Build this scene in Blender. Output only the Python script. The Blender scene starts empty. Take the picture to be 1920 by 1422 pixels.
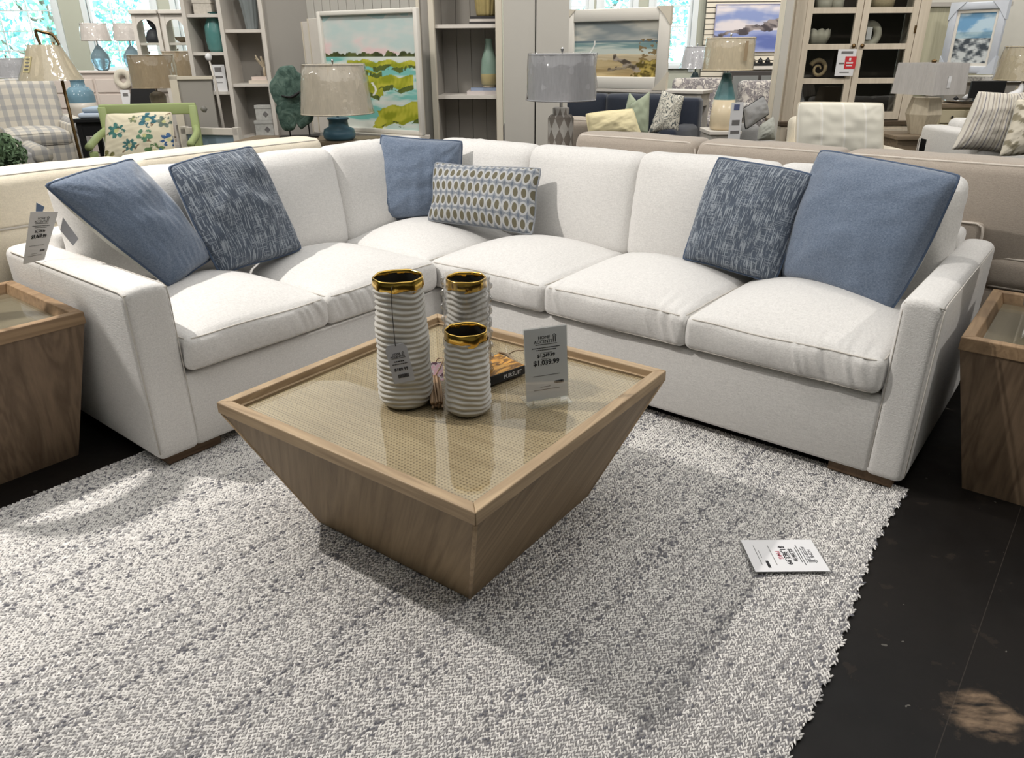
import bpy, bmesh, math, random
import numpy as np
from mathutils import Vector, Matrix
random.seed(7); rng = np.random.default_rng(7)
SC = bpy.context.scene
COL = SC.collection
PI = math.pi

# ------------------------------------------------------------------ camera
F_PX, PITCH, ROLL, CAM_H = 1375.521, math.radians(24.134), math.radians(0.4232), 1.4373
_cp, _sp, _cr, _sr = math.cos(PITCH), math.sin(PITCH), math.cos(ROLL), math.sin(ROLL)
_right = np.array([1, 0, 0.]); _fwd = np.array([0, _cp, -_sp]); _down = np.array([0, -_sp, -_cp])
_cx = _cr * _right + _sr * _down
_cy = -_sr * _right + _cr * _down
CAMP = np.array([0, 0, CAM_H])
cam_d = bpy.data.cameras.new('camera')
cam = bpy.data.objects.new('camera', cam_d); COL.objects.link(cam)
cam_d.sensor_fit = 'HORIZONTAL'; cam_d.sensor_width = 36.0; cam_d.lens = 36.0 * F_PX / 1920.0
cam_d.clip_start = 0.05; cam_d.clip_end = 200
cam.matrix_world = Matrix(((_cx[0], -_cy[0], -_fwd[0], 0), (_cx[1], -_cy[1], -_fwd[1], 0),
                           (_cx[2], -_cy[2], -_fwd[2], CAM_H), (0, 0, 0, 1)))
SC.camera = cam

# ------------------------------------------------------------------ view, world, lights
SC.view_settings.view_transform = 'Standard'; SC.view_settings.look = 'None'
SC.view_settings.gamma = 1.0; SC.view_settings.use_curve_mapping = False
SC.view_settings.exposure = 0.0
SC.cycles.max_bounces = 7; SC.cycles.diffuse_bounces = 3; SC.cycles.glossy_bounces = 3
SC.cycles.transmission_bounces = 4; SC.cycles.transparent_max_bounces = 12
SC.cycles.caustics_reflective = False; SC.cycles.caustics_refractive = False
SC.cycles.sample_clamp_indirect = 4.0
world = bpy.data.worlds.new('daylight'); SC.world = world; world.use_nodes = True
wb = world.node_tree.nodes['Background']
wb.inputs[0].default_value = (0.66, 0.90, 1.0, 1); wb.inputs[1].default_value = 9.0

def area_light(name, loc, size, power, col=(1, .985, .965)):
    d = bpy.data.lights.new(name, 'AREA'); d.shape = 'RECTANGLE'; d.size, d.size_y = size
    d.energy = power; d.color = col
    o = bpy.data.objects.new(name, d); COL.objects.link(o); o.location = loc
    return o
def spot_light(name, loc, target, power, angle, blend=.3, size=.05, col=(1, .93, .84)):
    d = bpy.data.lights.new(name, 'SPOT'); d.energy = power; d.spot_size = math.radians(angle)
    d.spot_blend = blend; d.shadow_soft_size = size; d.color = col
    o = bpy.data.objects.new(name, d); COL.objects.link(o); o.location = loc
    v = Vector(target) - Vector(loc); o.rotation_euler = v.to_track_quat('-Z', 'Y').to_euler()
    return o
CEIL = 4.0
spot_light('fill_spot_light', (3.6, .6, 3.7), (1.9, 2.3, .3), 150, 60, .8, .08, (1, .95, .88))  # added fill spot, lifts the right end table and sofa arm
area_light('ceiling_fill_light', (0, 2.5, CEIL - .08), (9, 6), 195)  # oversized fill light added for the room's even ambient level
area_light('ceiling_fill_light', (0, 9.3, CEIL - .08), (18, 7), 330)  # same added fill, spread over the back of the room
for _x in (-7.5, -4.5, -1.5, 1.5, 4.5, 7.5):
    for _y in (5.6, 8.6, 11.4):
        spot_light('fill_spot_light', (_x, _y, 3.7), (_x, _y + 2.8, 0), 150, 140, 1., .12, (1, .95, .88))  # grid of added fill spots, tilted onto background faces towards the camera
spot_light('key_spot_light', (-2.9, 2.75, 3.6), (0.15, 1.95, 0.1), 455, 92, .35, .04, (1, .95, .89))

# ------------------------------------------------------------------ geometry helpers
def lin(c):
    out = []
    for v in c[:3]:
        v = v / 255.0
        out.append(v / 12.92 if v <= .04045 else ((v + .055) / 1.055) ** 2.4)
    return tuple(out) + (1.0,)
def ray(px):
    d = (px[0] - 960) / F_PX * _cx + (px[1] - 711) / F_PX * _cy + _fwd
    return d
def on_plane(px, p, n):
    d = ray(px); p = np.asarray(p, float); n = np.asarray(n, float)
    return CAMP + d * (((p - CAMP) @ n) / (d @ n))
def atz(px, z): return on_plane(px, (0, 0, z), (0, 0, 1))
def atY(px, Y): return on_plane(px, (0, Y, 0), (0, 1, 0))
TH = math.radians(51.2)
A_ = np.array([math.cos(TH), math.sin(TH), 0]); B_ = np.array([math.sin(TH), -math.cos(TH), 0])
O_ = np.array([-0.356, 3.532, 0])
def W(a, b, z=0): return O_ + a * A_ + b * B_ + np.array([0, 0, z])

def tag(o, label=None, cat=None, group=None, kind=None):
    if label: o['label'] = label
    if cat: o['category'] = cat
    if group: o['group'] = group
    if kind: o['kind'] = kind
    return o
def empty(name, loc=(0, 0, 0), rz=0, label=None, cat=None, group=None):
    o = bpy.data.objects.new(name, None); COL.objects.link(o)
    o.empty_display_size = .05
    o.location = tuple(loc); o.rotation_euler = (0, 0, rz)
    return tag(o, label, cat, group)
def mesh_data(name, V, F, smooth=True, mats=None, uv=None, colors=None, mi=None):
    me = bpy.data.meshes.new(name)
    me.from_pydata([tuple(map(float, v)) for v in V], [], [tuple(map(int, f)) for f in F])
    if smooth: me.shade_smooth()
    if uv is not None:
        l = me.uv_layers.new(name='UVMap')
        li = np.zeros(len(me.loops), int); me.loops.foreach_get('vertex_index', li)
        l.data.foreach_set('uv', np.asarray(uv, np.float32)[li].ravel())
    if colors is not None:
        ca = me.color_attributes.new('Col', 'FLOAT_COLOR', 'POINT')
        c = np.asarray(colors, np.float32)
        if c.shape[1] == 3: c = np.c_[c, np.ones(len(c), np.float32)]
        ca.data.foreach_set('color', c.ravel())
    if mats:
        for m in (mats if isinstance(mats, (list, tuple)) else [mats]): me.materials.append(m)
    if mi is not None: me.polygons.foreach_set('material_index', np.asarray(mi, np.int32))
    me.update()
    return me
def link(name, me, parent=None, loc=None, rot=None):
    o = bpy.data.objects.new(name, me); COL.objects.link(o)
    if parent: o.parent = parent
    if loc is not None: o.location = tuple(loc)
    if rot is not None: o.rotation_euler = rot
    return o
def obj(name, VF, mat, parent=None, smooth=True, loc=None, rot=None, **k):
    return link(name, mesh_data(name, VF[0], VF[1], smooth, mat, **k), parent, loc, rot)
def join(*parts):
    V, F, n = [], [], 0
    for v, f in parts:
        V.append(np.asarray(v, float).reshape(-1, 3)); F += [tuple(i + n for i in q) for q in f]; n += len(v)
    return np.concatenate(V), F
def xf(VF, loc=(0, 0, 0), rz=0, rx=0, ry=0, s=1):
    M = Matrix.Translation(loc) @ Matrix.Rotation(rz, 4, 'Z') @ Matrix.Rotation(ry, 4, 'Y') @ Matrix.Rotation(rx, 4, 'X')
    R3 = np.array(M.to_3x3()); V = (np.asarray(VF[0], float) * s) @ R3.T + np.array(loc)
    return V, VF[1]
_boxc = {}
def box(x0, x1, y0, y1, z0, z1, bev=0.0, seg=2):
    """axis box with rounded edges"""
    sx, sy, sz = x1 - x0, y1 - y0, z1 - z0
    key = (round(sx, 5), round(sy, 5), round(sz, 5), bev, seg)
    if key not in _boxc:
        if bev <= 0:
            V = np.array([[x, y, z] for z in (-.5, .5) for y in (-.5, .5) for x in (-.5, .5)]) * [sx, sy, sz]
            F = [(0, 2, 3, 1), (4, 5, 7, 6), (0, 1, 5, 4), (2, 6, 7, 3), (0, 4, 6, 2), (1, 3, 7, 5)]
        else:
            bm = bmesh.new(); bmesh.ops.create_cube(bm, size=1)
            bmesh.ops.scale(bm, vec=(sx, sy, sz), verts=bm.verts)
            bmesh.ops.bevel(bm, geom=bm.edges[:], offset=min(bev, .49 * min(sx, sy, sz)), segments=seg, profile=.5, affect='EDGES')
            bm.verts.index_update()
            V = np.array([v.co[:] for v in bm.verts]); F = [tuple(v.index for v in f.verts) for f in bm.faces]; bm.free()
        _boxc[key] = (V, F)
    V, F = _boxc[key]
    return V + np.array([(x0 + x1) / 2, (y0 + y1) / 2, (z0 + z1) / 2]), F
def prism(poly, z0, z1):
    n = len(poly)
    V = [(x, y, z0) for x, y in poly] + [(x, y, z1) for x, y in poly]
    F = [tuple(range(n - 1, -1, -1)), tuple(range(n, 2 * n))] + [(i, (i + 1) % n, n + (i + 1) % n, n + i) for i in range(n)]
    return np.array(V, float), F
def hexa(b, t):
    """solid from 4 bottom + 4 top points (ccw from above)"""
    V = list(b) + list(t)
    return np.array(V, float), [(3, 2, 1, 0), (4, 5, 6, 7), (0, 1, 5, 4), (1, 2, 6, 5), (2, 3, 7, 6), (3, 0, 4, 7)]
def lathe(prof, seg=32, caps=True, fn=None):
    prof = np.array(prof, float); n = len(prof)
    t = np.linspace(0, 2 * PI, seg, endpoint=False)
    R = prof[:, 0][:, None] * np.ones(seg)[None]; Z = prof[:, 1][:, None] * np.ones(seg)[None]
    if fn: R, Z = fn(R, Z, t[None, :])
    V = np.stack([R * np.cos(t), R * np.sin(t), Z], -1).reshape(-1, 3)
    F = [(i * seg + j, i * seg + (j + 1) % seg, (i + 1) * seg + (j + 1) % seg, (i + 1) * seg + j) for i in range(n - 1) for j in range(seg)]
    if caps:
        if prof[0, 0] > 1e-5: F.append(tuple(range(seg - 1, -1, -1)))
        if prof[-1, 0] > 1e-5: F.append(tuple((n - 1) * seg + j for j in range(seg)))
    return V, F
def tube(path, r, seg=8, closed=False, caps=True):
    P = np.array(path, float); n = len(P)
    r = np.ones(n) * r
    if closed: T = np.roll(P, -1, 0) - np.roll(P, 1, 0)
    else: T = np.gradient(P, axis=0)
    T /= np.linalg.norm(T, axis=1)[:, None] + 1e-12
    N = np.zeros_like(P); ref = np.array([0, 0, 1.]) if abs(T[0][2]) < .9 else np.array([1., 0, 0])
    N[0] = np.cross(T[0], ref); N[0] /= np.linalg.norm(N[0])
    for i in range(1, n):
        v = N[i - 1] - T[i] * (N[i - 1] @ T[i]); N[i] = v / (np.linalg.norm(v) + 1e-12)
    Bn = np.cross(T, N)
    t = np.linspace(0, 2 * PI, seg, endpoint=False)
    V = (P[:, None] + r[:, None, None] * (N[:, None] * np.cos(t)[None, :, None] + Bn[:, None] * np.sin(t)[None, :, None])).reshape(-1, 3)
    m = n if closed else n - 1
    F = [(i * seg + j, i * seg + (j + 1) % seg, ((i + 1) % n) * seg + (j + 1) % seg, ((i + 1) % n) * seg + j) for i in range(m) for j in range(seg)]
    if caps and not closed: F += [tuple(range(seg - 1, -1, -1)), tuple((n - 1) * seg + j for j in range(seg))]
    return V, F
def smooth_path(pts, n=24):
    P = np.array(pts, float); m = len(P); out = []
    for i in range(m - 1):
        p0, p1, p2, p3 = P[max(i - 1, 0)], P[i], P[i + 1], P[min(i + 2, m - 1)]
        for t in np.linspace(0, 1, max(2, n // (m - 1)), endpoint=False):
            out.append(.5 * ((2 * p1) + (-p0 + p2) * t + (2 * p0 - 5 * p1 + 4 * p2 - p3) * t * t + (-p0 + 3 * p1 - 3 * p2 + p3) * t ** 3))
    out.append(P[-1]); return np.array(out)
def grid(nx, ny):
    F = [(j * nx + i, j * nx + i + 1, (j + 1) * nx + i + 1, (j + 1) * nx + i) for j in range(ny - 1) for i in range(nx - 1)]
    u, v = np.meshgrid(np.linspace(0, 1, nx), np.linspace(0, 1, ny))
    return u.ravel(), v.ravel(), F
def vnoise(P, freq, seed, octv=3):
    """smooth pseudo noise from random plane waves"""
    P = np.atleast_2d(P); out = np.zeros(len(P)); r = np.random.default_rng(seed); amp = 1.0; tot = 0
    for o in range(octv):
        for k in range(5):
            d = r.normal(size=P.shape[1]); d /= np.linalg.norm(d)
            out += amp * np.sin(P @ d * freq * (2 ** o) * r.uniform(.7, 1.3) + r.uniform(0, 6.28))
        tot += amp * 2.2; amp *= .5
    return out / tot

def axis_samples(l, r, n):
    e = np.array([0, .3, .7, 1.0]) * r
    inner = np.linspace(-l / 2 + r, l / 2 - r, n)
    return np.concatenate([-l / 2 + e[:-1], inner, l / 2 - e[:-1][::-1]])
def rbox_grid(w, d, h, r, n):
    X, Y, Z = axis_samples(w, r, n[0]), axis_samples(d, r, n[1]), axis_samples(h, min(r, h * .45), n[2])
    faces = []; pts = []
    def add(a, b, fix, val, order, flip):
        A, B = np.meshgrid(a, b, indexing='ij'); C = np.full_like(A, val)
        P = np.stack([(A, B, C)[order.index(k)] for k in range(3)], -1)
        base = sum(len(q) for q in pts); pts.append(P.reshape(-1, 3)); na, nb = len(a), len(b)
        for i in range(na - 1):
            for j in range(nb - 1):
                q = (base + i * nb + j, base + (i + 1) * nb + j, base + (i + 1) * nb + j + 1, base + i * nb + j + 1)
                faces.append(q[::-1] if flip else q)
    add(X, Y, 2, h / 2, [0, 1, 2], False); add(X, Y, 2, -h / 2, [0, 1, 2], True)
    add(X, Z, 1, d / 2, [0, 2, 1], True); add(X, Z, 1, -d / 2, [0, 2, 1], False)
    add(Y, Z, 0, w / 2, [1, 2, 0], False); add(Y, Z, 0, -w / 2, [1, 2, 0], True)
    P = np.concatenate(pts)
    u, inv = np.unique(np.round(P, 5), axis=0, return_inverse=True); inv = inv.ravel()
    return u, [tuple(inv[i] for i in f) for f in faces]
def soften(P, w, d, h, r):
    lim = np.array([w / 2 - r, d / 2 - r, h / 2 - min(r, h * .45)])
    rr = np.array([r, r, min(r, h * .45)])
    c = np.clip(P, -lim, lim); q = (P - c) / rr
    L = np.linalg.norm(q, axis=1); m = np.abs(q).max(1)
    s = np.where(L > 1e-6, m / np.maximum(L, 1e-6), 1.0)
    return c + q * s[:, None] * rr
def cushion(w, d, h, r=.04, crown=.05, bulge=.015, folds=.004, seed=0, n=(26, 26, 7), piping=.0045, under=.3, corner=.0):
    """upholstered box cushion, origin at the middle of its underside; returns body, piping"""
    def deform(P):
        P = soften(P, w, d, h, r)
        u, v, t = P[:, 0] / (w / 2), P[:, 1] / (d / 2), P[:, 2] / (h / 2)
        u1, v1 = np.clip(np.abs(u), 0, 1), np.clip(np.abs(v), 0, 1)
        dome = (1 - u1 ** 2.4) * (1 - v1 ** 2.4)
        Q = P.copy()
        Q[:, 2] += np.clip(t, 0, 1) * crown * dome - np.clip(-t, 0, 1) * crown * under * dome
        # corners squash in, sides bulge out
        Q[:, 2] -= np.clip(t, 0, 1) * corner * (u1 * v1) ** 4
        side = 1 - np.clip(np.abs(t), 0, 1) ** 2
        Q[:, 0] += np.sign(u) * u1 ** 6 * bulge * side * (1 - .6 * v1 ** 2)
        Q[:, 1] += np.sign(v) * v1 ** 6 * bulge * side * (1 - .6 * u1 ** 2)
        s3 = np.stack([P[:, 0], P[:, 1], P[:, 2]], 1)
        k = vnoise(s3[:, :1] + .35 * s3[:, 2:3], 105, seed + 1, 2) * np.clip(.35 + 1.3 * vnoise(s3[:, :1], 8, seed + 2, 1), .1, 1.2)
        k2 = vnoise(s3[:, :1], 16, seed + 7, 2)
        Q[:, 1] += np.sign(v) * folds * (k * (.55 + .45 * np.clip(t, -1, 1)) + .8 * k2) * v1 ** 10 * np.clip(side * 1.5, 0, 1)
        Q[:, 2] += np.clip(t, 0, 1) * folds * .55 * k * v1 ** 5 * (1 - v1 ** 12)
        k = vnoise(s3[:, 1:2] + .25 * s3[:, 2:3], 45, seed + 3, 2)
        Q[:, 0] += np.sign(u) * folds * k * u1 ** 10 * side
        lump = vnoise(s3, 7, seed + 4, 2)
        Q[:, 2] += .010 * lump * np.clip(t, 0, 1) * (1 - .5 * u1 ** 4)
        Q[:, 2] += h / 2
        return Q
    V, F = rbox_grid(w, d, h, r, n)
    body = (deform(V), F)
    pip = []
    if piping:
        x, y, q = w / 2, d / 2, r * 1.3
        loop = []
        for sx, sy, a0 in ((1, 1, 0), (-1, 1, 90), (-1, -1, 180), (1, -1, 270)):
            for a in np.linspace(a0, a0 + 90, 6): loop.append((sx * (x - q) + q * math.cos(math.radians(a)), sy * (y - q) + q * math.sin(math.radians(a))))
        L2 = []
        for i in range(len(loop)):
            p, qn = np.array(loop[i]), np.array(loop[(i + 1) % len(loop)])
            m = max(1, int(np.linalg.norm(qn - p) / .03))
            for t in range(m): L2.append(p + (qn - p) * t / m)
        L2 = np.array(L2)
        for tz in (.5 * h - .22 * min(r, h * .45), -.5 * h + .22 * min(r, h * .45)):
            P = np.c_[L2, np.full(len(L2), tz)]
            pip.append(tube(deform(P), piping, 6, closed=True))
    return body, (join(*pip) if pip else None)

def pillow(name, quad, T, mats, label, cat='pillow', pinch=.05, seed=0, wrinkle=.008, n=44, group=None, back_mat=None, pipe_mat=None, colors=None, sag=0.0, exp=.42, rcorner=.03, edgewave=.04, pinch_v=None):
    """throw pillow spanning four world corners TL TR BR BL (seen from the front); front face towards the viewer of that order"""
    q = np.array(quad, float)
    c = q.mean(0); ux = (q[1] + q[2] - q[0] - q[3]); ux /= np.linalg.norm(ux)
    uy = (q[0] + q[1] - q[2] - q[3]); uy /= np.linalg.norm(uy)
    nrm = np.cross(ux, uy); nrm /= np.linalg.norm(nrm)
    base = q[np.argsort(q[:, 2])[:2]].mean(0)
    u, v, F = grid(n, n)
    a, b = 2 * u - 1, 2 * v - 1
    rc = 1 - rcorner * (np.abs(a) ** 7 * np.abs(b) ** 7)
    ow = vnoise(np.stack([b, np.sign(a) * 3 * (np.abs(a) > .5)], 1), 2.2, seed + 5, 2) * edgewave; oh = vnoise(np.stack([a, np.sign(b) * 3 * (np.abs(b) > .5)], 1), 2.2, seed + 6, 2) * edgewave
    a2 = a * (1 - pinch * (1 - b ** 2) + ow * (1 - b ** 2)) * rc; b2 = b * (1 - (pinch if pinch_v is None else pinch_v) * (1 - a ** 2) + oh * (1 - a ** 2)) * rc
    uu, vv = (a2 + 1) / 2, (b2 + 1) / 2
    P = (q[3] * ((1 - uu) * (1 - vv))[:, None] + q[2] * (uu * (1 - vv))[:, None] + q[1] * (uu * vv)[:, None] + q[0] * ((1 - uu) * vv)[:, None])
    prof = ((1 - a ** 2) * (1 - b ** 2)) ** exp
    prof2 = prof * (1 - .12 * (np.abs(a * b)) ** 2)
    edge = np.clip(1 - np.maximum(abs(a), abs(b)) ** 8, 0, 1)
    AB = np.stack([a, b], 1)
    wr = vnoise(AB, 7, seed, 3) * wrinkle * edge
    # creases radiating from the corners
    for sx in (-1, 1):
        for sy in (-1, 1):
            dx, dy = a - sx * 1.05, b - sy * 1.05
            rr = np.hypot(dx, dy); ang = np.arctan2(dy, dx)
            wr += wrinkle * .55 * np.sin(ang * 16 + seed + sx + 2 * sy) * np.exp(-(rr / .6) ** 2) * edge
    prof2 = prof2 * (1 + sag * -b)
    root = empty(name, base, 0, label, cat, group)
    Pf = P + nrm * (T / 2 * prof2 + wr)[:, None] - base
    Pb = P - nrm * (T / 2 * prof2 + wr * .6)[:, None] - base
    uv = np.stack([u, v], 1)
    obj('front_panel', (Pf, F), mats, root, uv=uv, colors=colors)
    obj('back_panel', (Pb, [f[::-1] for f in F]), back_mat or mats, root, uv=uv, colors=colors if not back_mat else None)
    if pipe_mat:
        idx = [i for i in range(n)] + [j * n + n - 1 for j in range(1, n)] + [(n - 1) * n + i for i in range(n - 2, -1, -1)] + [j * n for j in range(n - 2, 0, -1)]
        obj('piping', tube((P - base)[idx], .0055, 6, closed=True), pipe_mat, root)
    return root
def pquad(pxs, p, n): return [on_plane(q, p, n) for q in pxs]
def dup(root, loc=None, rz=None, label=None, group=None):
    r = root.copy(); COL.objects.link(r)
    if loc is not None: r.location = tuple(loc)
    if rz is not None: r.rotation_euler = (0, 0, rz)
    if label: r['label'] = label
    if group: r['group'] = group
    for ch in list(root.children):
        c = ch.copy(); COL.objects.link(c); c.parent = r
        for g in ch.children:
            e = g.copy(); COL.objects.link(e); e.parent = c
    return r

# ------------------------------------------------------------------ text
_txt = {}
def text_mesh(body, size, align='CENTER', bold=0.0):
    k = (body, size, align, bold)
    if k not in _txt:
        cu = bpy.data.curves.new('t', 'FONT'); cu.body = body; cu.size = size; cu.align_x = align; cu.align_y = 'CENTER'
        cu.extrude = .0003; cu.offset = bold; cu.resolution_u = 2
        o = bpy.data.objects.new('t', cu); COL.objects.link(o)
        dg = bpy.context.evaluated_depsgraph_get(); me = bpy.data.meshes.new_from_object(o.evaluated_get(dg))
        bpy.data.objects.remove(o); bpy.data.curves.remove(cu)
        me.materials.clear(); _txt[k] = me
    return _txt[k]
def mesh_vf(me):
    return np.array([v.co[:] for v in me.vertices]).reshape(-1, 3), [tuple(p.vertices) for p in me.polygons]

# ------------------------------------------------------------------ materials
class G:
    """small node-graph builder around one Principled BSDF"""
    def __init__(s, name, rough=.7, metal=0., spec=.4):
        s.m = bpy.data.materials.new(name); s.m.use_nodes = True
        s.t = s.m.node_tree; s.b = s.t.nodes['Principled BSDF']; s.out = s.t.nodes['Material Output']
        s.b.inputs['Roughness'].default_value = rough; s.b.inputs['Metallic'].default_value = metal
        s.b.inputs['Specular IOR Level'].default_value = spec
    def n(s, typ, **k):
        x = s.t.nodes.new(typ)
        for a, v in k.items(): setattr(x, a, v)
        return x
    def put(s, sock, v):
        if v is None: return
        if hasattr(v, 'links') or hasattr(v, 'is_linked'): s.t.links.new(v, sock)
        elif isinstance(v, (tuple, list)):
            sock.default_value = tuple(v) if len(v) == len(sock.default_value) else tuple(v[:3])
        else: sock.default_value = v
    def co(s, kind='Object'): return s.n('ShaderNodeTexCoord').outputs[kind]
    def map(s, vec, scale=(1, 1, 1), rot=(0, 0, 0), loc=(0, 0, 0)):
        x = s.n('ShaderNodeMapping'); s.put(x.inputs['Vector'], vec)
        x.inputs['Scale'].default_value = scale; x.inputs['Rotation'].default_value = rot; x.inputs['Location'].default_value = loc
        return x.outputs[0]
    def noise(s, vec, scale, detail=3, rough=.55, dist=0):
        x = s.n('ShaderNodeTexNoise'); s.put(x.inputs['Vector'], vec)
        x.inputs['Scale'].default_value = scale; x.inputs['Detail'].default_value = detail
        x.inputs['Roughness'].default_value = rough; x.inputs['Distortion'].default_value = dist
        return x.outputs[0]
    def vor(s, vec, scale, feature='F1', out=0):
        x = s.n('ShaderNodeTexVoronoi', feature=feature); s.put(x.inputs['Vector'], vec); x.inputs['Scale'].default_value = scale
        return x.outputs[out]
    def math(s, op, a, b=None, c=None, clamp=False):
        x = s.n('ShaderNodeMath', operation=op, use_clamp=clamp); s.put(x.inputs[0], a); s.put(x.inputs[1], b); s.put(x.inputs[2], c)
        return x.outputs[0]
    def sep(s, vec):
        x = s.n('ShaderNodeSeparateXYZ'); s.put(x.inputs[0], vec); return x.outputs
    def comb(s, a, b, c=0.):
        x = s.n('ShaderNodeCombineXYZ'); s.put(x.inputs[0], a); s.put(x.inputs[1], b); s.put(x.inputs[2], c); return x.outputs[0]
    def ramp(s, fac, stops, interp='LINEAR'):
        x = s.n('ShaderNodeValToRGB'); s.put(x.inputs[0], fac); cr = x.color_ramp; cr.interpolation = interp
        while len(cr.elements) < len(stops): cr.elements.new(.5)
        for e, (p, c) in zip(cr.elements, stops): e.position = p; e.color = lin(c)
        return x.outputs[0]
    def mix(s, fac, a, b, mode='MIX'):
        x = s.n('ShaderNodeMix', data_type='RGBA', blend_type=mode); s.put(x.inputs[0], fac)
        s.put(x.inputs[6], a); s.put(x.inputs[7], b); return x.outputs[2]
    def col(s, v): s.put(s.b.inputs['Base Color'], v); return s
    def bump(s, h, strength=.3, dist=.003):
        x = s.n('ShaderNodeBump'); s.put(x.inputs['Height'], h); x.inputs['Strength'].default_value = strength; x.inputs['Distance'].default_value = dist
        s.put(s.b.inputs['Normal'], x.outputs[0]); return s
    def set(s, **k):
        for a, v in k.items(): s.put(s.b.inputs[a.replace('_', ' ')], v)
        return s
def plain(name, c, rough=.6, metal=0., var=.06, scale=12, bump=0, **k):
    g = G(name, rough, metal)
    base = lin(c)
    nz = g.noise(g.co(), scale, 4)
    lo = tuple(x * (1 - var) for x in base[:3]) + (1,); hi = tuple(min(1, x * (1 + var)) for x in base[:3]) + (1,)
    g.col(g.mix(nz, lo, hi))
    if bump: g.bump(g.noise(g.co(), scale * 8, 3), bump)
    g.set(**k); return g.m
def fabric(name, c, var=.14, weave=420, bump=.25, sheen=.2, rough=.9, heather=None):
    g = G(name, rough, 0, .2); v = g.co()
    f1 = g.noise(v, weave * .5, 2, .7)
    s = g.noise(g.map(v, (weave, weave * .14, weave)), 1, 2); s2 = g.noise(g.map(v, (weave * .14, weave, weave)), 1, 2)
    f = g.math('ADD', g.math('MULTIPLY', f1, .4), g.math('MULTIPLY', g.math('ADD', s, s2), .3))
    base = lin(c); lo = lin(heather) if heather else tuple(x * (1 - var * 2) for x in base[:3]) + (1,)
    hi = tuple(min(1, x * (1 + var * .7)) for x in base[:3]) + (1,)
    f = g.math('MULTIPLY_ADD', f, 3.2, -1.1, clamp=True)
    g.col(g.mix(f, lo, hi)); g.bump(f, bump, .002)
    g.set(Sheen_Weight=sheen); return g.m
def wood(name, dark, light, axis=0, rot=0., scale=1., rough=.55, ring=.5, plane='xy', flat=None):
    """grain runs along the given axis; rot turns it inside the plane"""
    g = G(name, rough, 0, .35); v = g.co()
    r = {'xy': (0, 0, rot), 'xz': (0, rot, 0), 'yz': (rot, 0, 0)}[plane]
    sc = [38 * scale] * 3; sc[axis] = 1.6 * scale
    if flat is not None: sc[flat] = .01
    m = g.map(v, (1, 1, 1), r)
    m1 = g.map(m, tuple(sc))
    f = g.noise(m1, 1, 6, .65, .6)
    sc2 = [8 * scale] * 3; sc2[axis] = .7 * scale
    if flat is not None: sc2[flat] = .01
    f2 = g.noise(g.map(m, tuple(sc2)), 1, 3, .5, 1.5)
    w = g.math('SINE', g.math('MULTIPLY', f2, 34)); w = g.math('MULTIPLY_ADD', w, .5, .5)
    k = g.math('ADD', g.math('MULTIPLY', f, 1 - ring * .35), g.math('MULTIPLY', w, ring * .35))
    k = g.math('MULTIPLY_ADD', k, 1.7, -.35, clamp=True)
    g.col(g.mix(k, lin(dark), lin(light))); g.bump(f, .25, .002); return g.m
def vcol(name, rough=.8, bump=None, spec=.3, **k):
    g = G(name, rough, 0, spec); a = g.n('ShaderNodeVertexColor'); a.layer_name = 'Col'
    g.col(a.outputs[0])
    if bump: g.bump(g.noise(g.co(), bump[0], 4), bump[1], .003)
    g.set(**k); return g.m
def clear(name, tint=(1, 1, 1), rough=.02, refl=1.0, wav=None, add=0.0):
    """thin clear sheet: see-through with a fresnel reflection"""
    m = bpy.data.materials.new(name); m.use_nodes = True; t = m.node_tree
    t.nodes.remove(t.nodes['Principled BSDF']); out = t.nodes['Material Output']
    tr = t.nodes.new('ShaderNodeBsdfTransparent'); tr.inputs[0].default_value = tint + (1,)
    gl = t.nodes.new('ShaderNodeBsdfGlossy'); gl.inputs['Roughness'].default_value = rough
    lw = t.nodes.new('ShaderNodeLayerWeight'); lw.inputs['Blend'].default_value = .5
    pw_ = t.nodes.new('ShaderNodeMath'); pw_.operation = 'POWER'; pw_.inputs[1].default_value = 5.; t.links.new(lw.outputs['Facing'], pw_.inputs[0])
    fr = t.nodes.new('ShaderNodeMath'); fr.operation = 'MULTIPLY_ADD'; fr.inputs[1].default_value = .96; fr.inputs[2].default_value = .04; t.links.new(pw_.outputs[0], fr.inputs[0])
    mx = t.nodes.new('ShaderNodeMixShader'); mu = t.nodes.new('ShaderNodeMath'); mu.operation = 'MULTIPLY_ADD'
    mu.inputs[1].default_value = refl; mu.inputs[2].default_value = add
    t.links.new(fr.outputs[0], mu.inputs[0]); t.links.new(mu.outputs[0], mx.inputs[0])
    t.links.new(tr.outputs[0], mx.inputs[1]); t.links.new(gl.outputs[0], mx.inputs[2]); t.links.new(mx.outputs[0], out.inputs[0])
    if wav:
        tc = t.nodes.new('ShaderNodeTexCoord'); nz = t.nodes.new('ShaderNodeTexNoise'); nz.inputs['Scale'].default_value = wav
        bp = t.nodes.new('ShaderNodeBump'); bp.inputs['Strength'].default_value = .6; bp.inputs['Distance'].default_value = .01
        t.links.new(tc.outputs['Object'], nz.inputs['Vector']); t.links.new(nz.outputs[0], bp.inputs['Height'])
        t.links.new(bp.outputs[0], gl.inputs['Normal']); t.links.new(bp.outputs[0], lw.inputs['Normal'])
    return m

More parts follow.
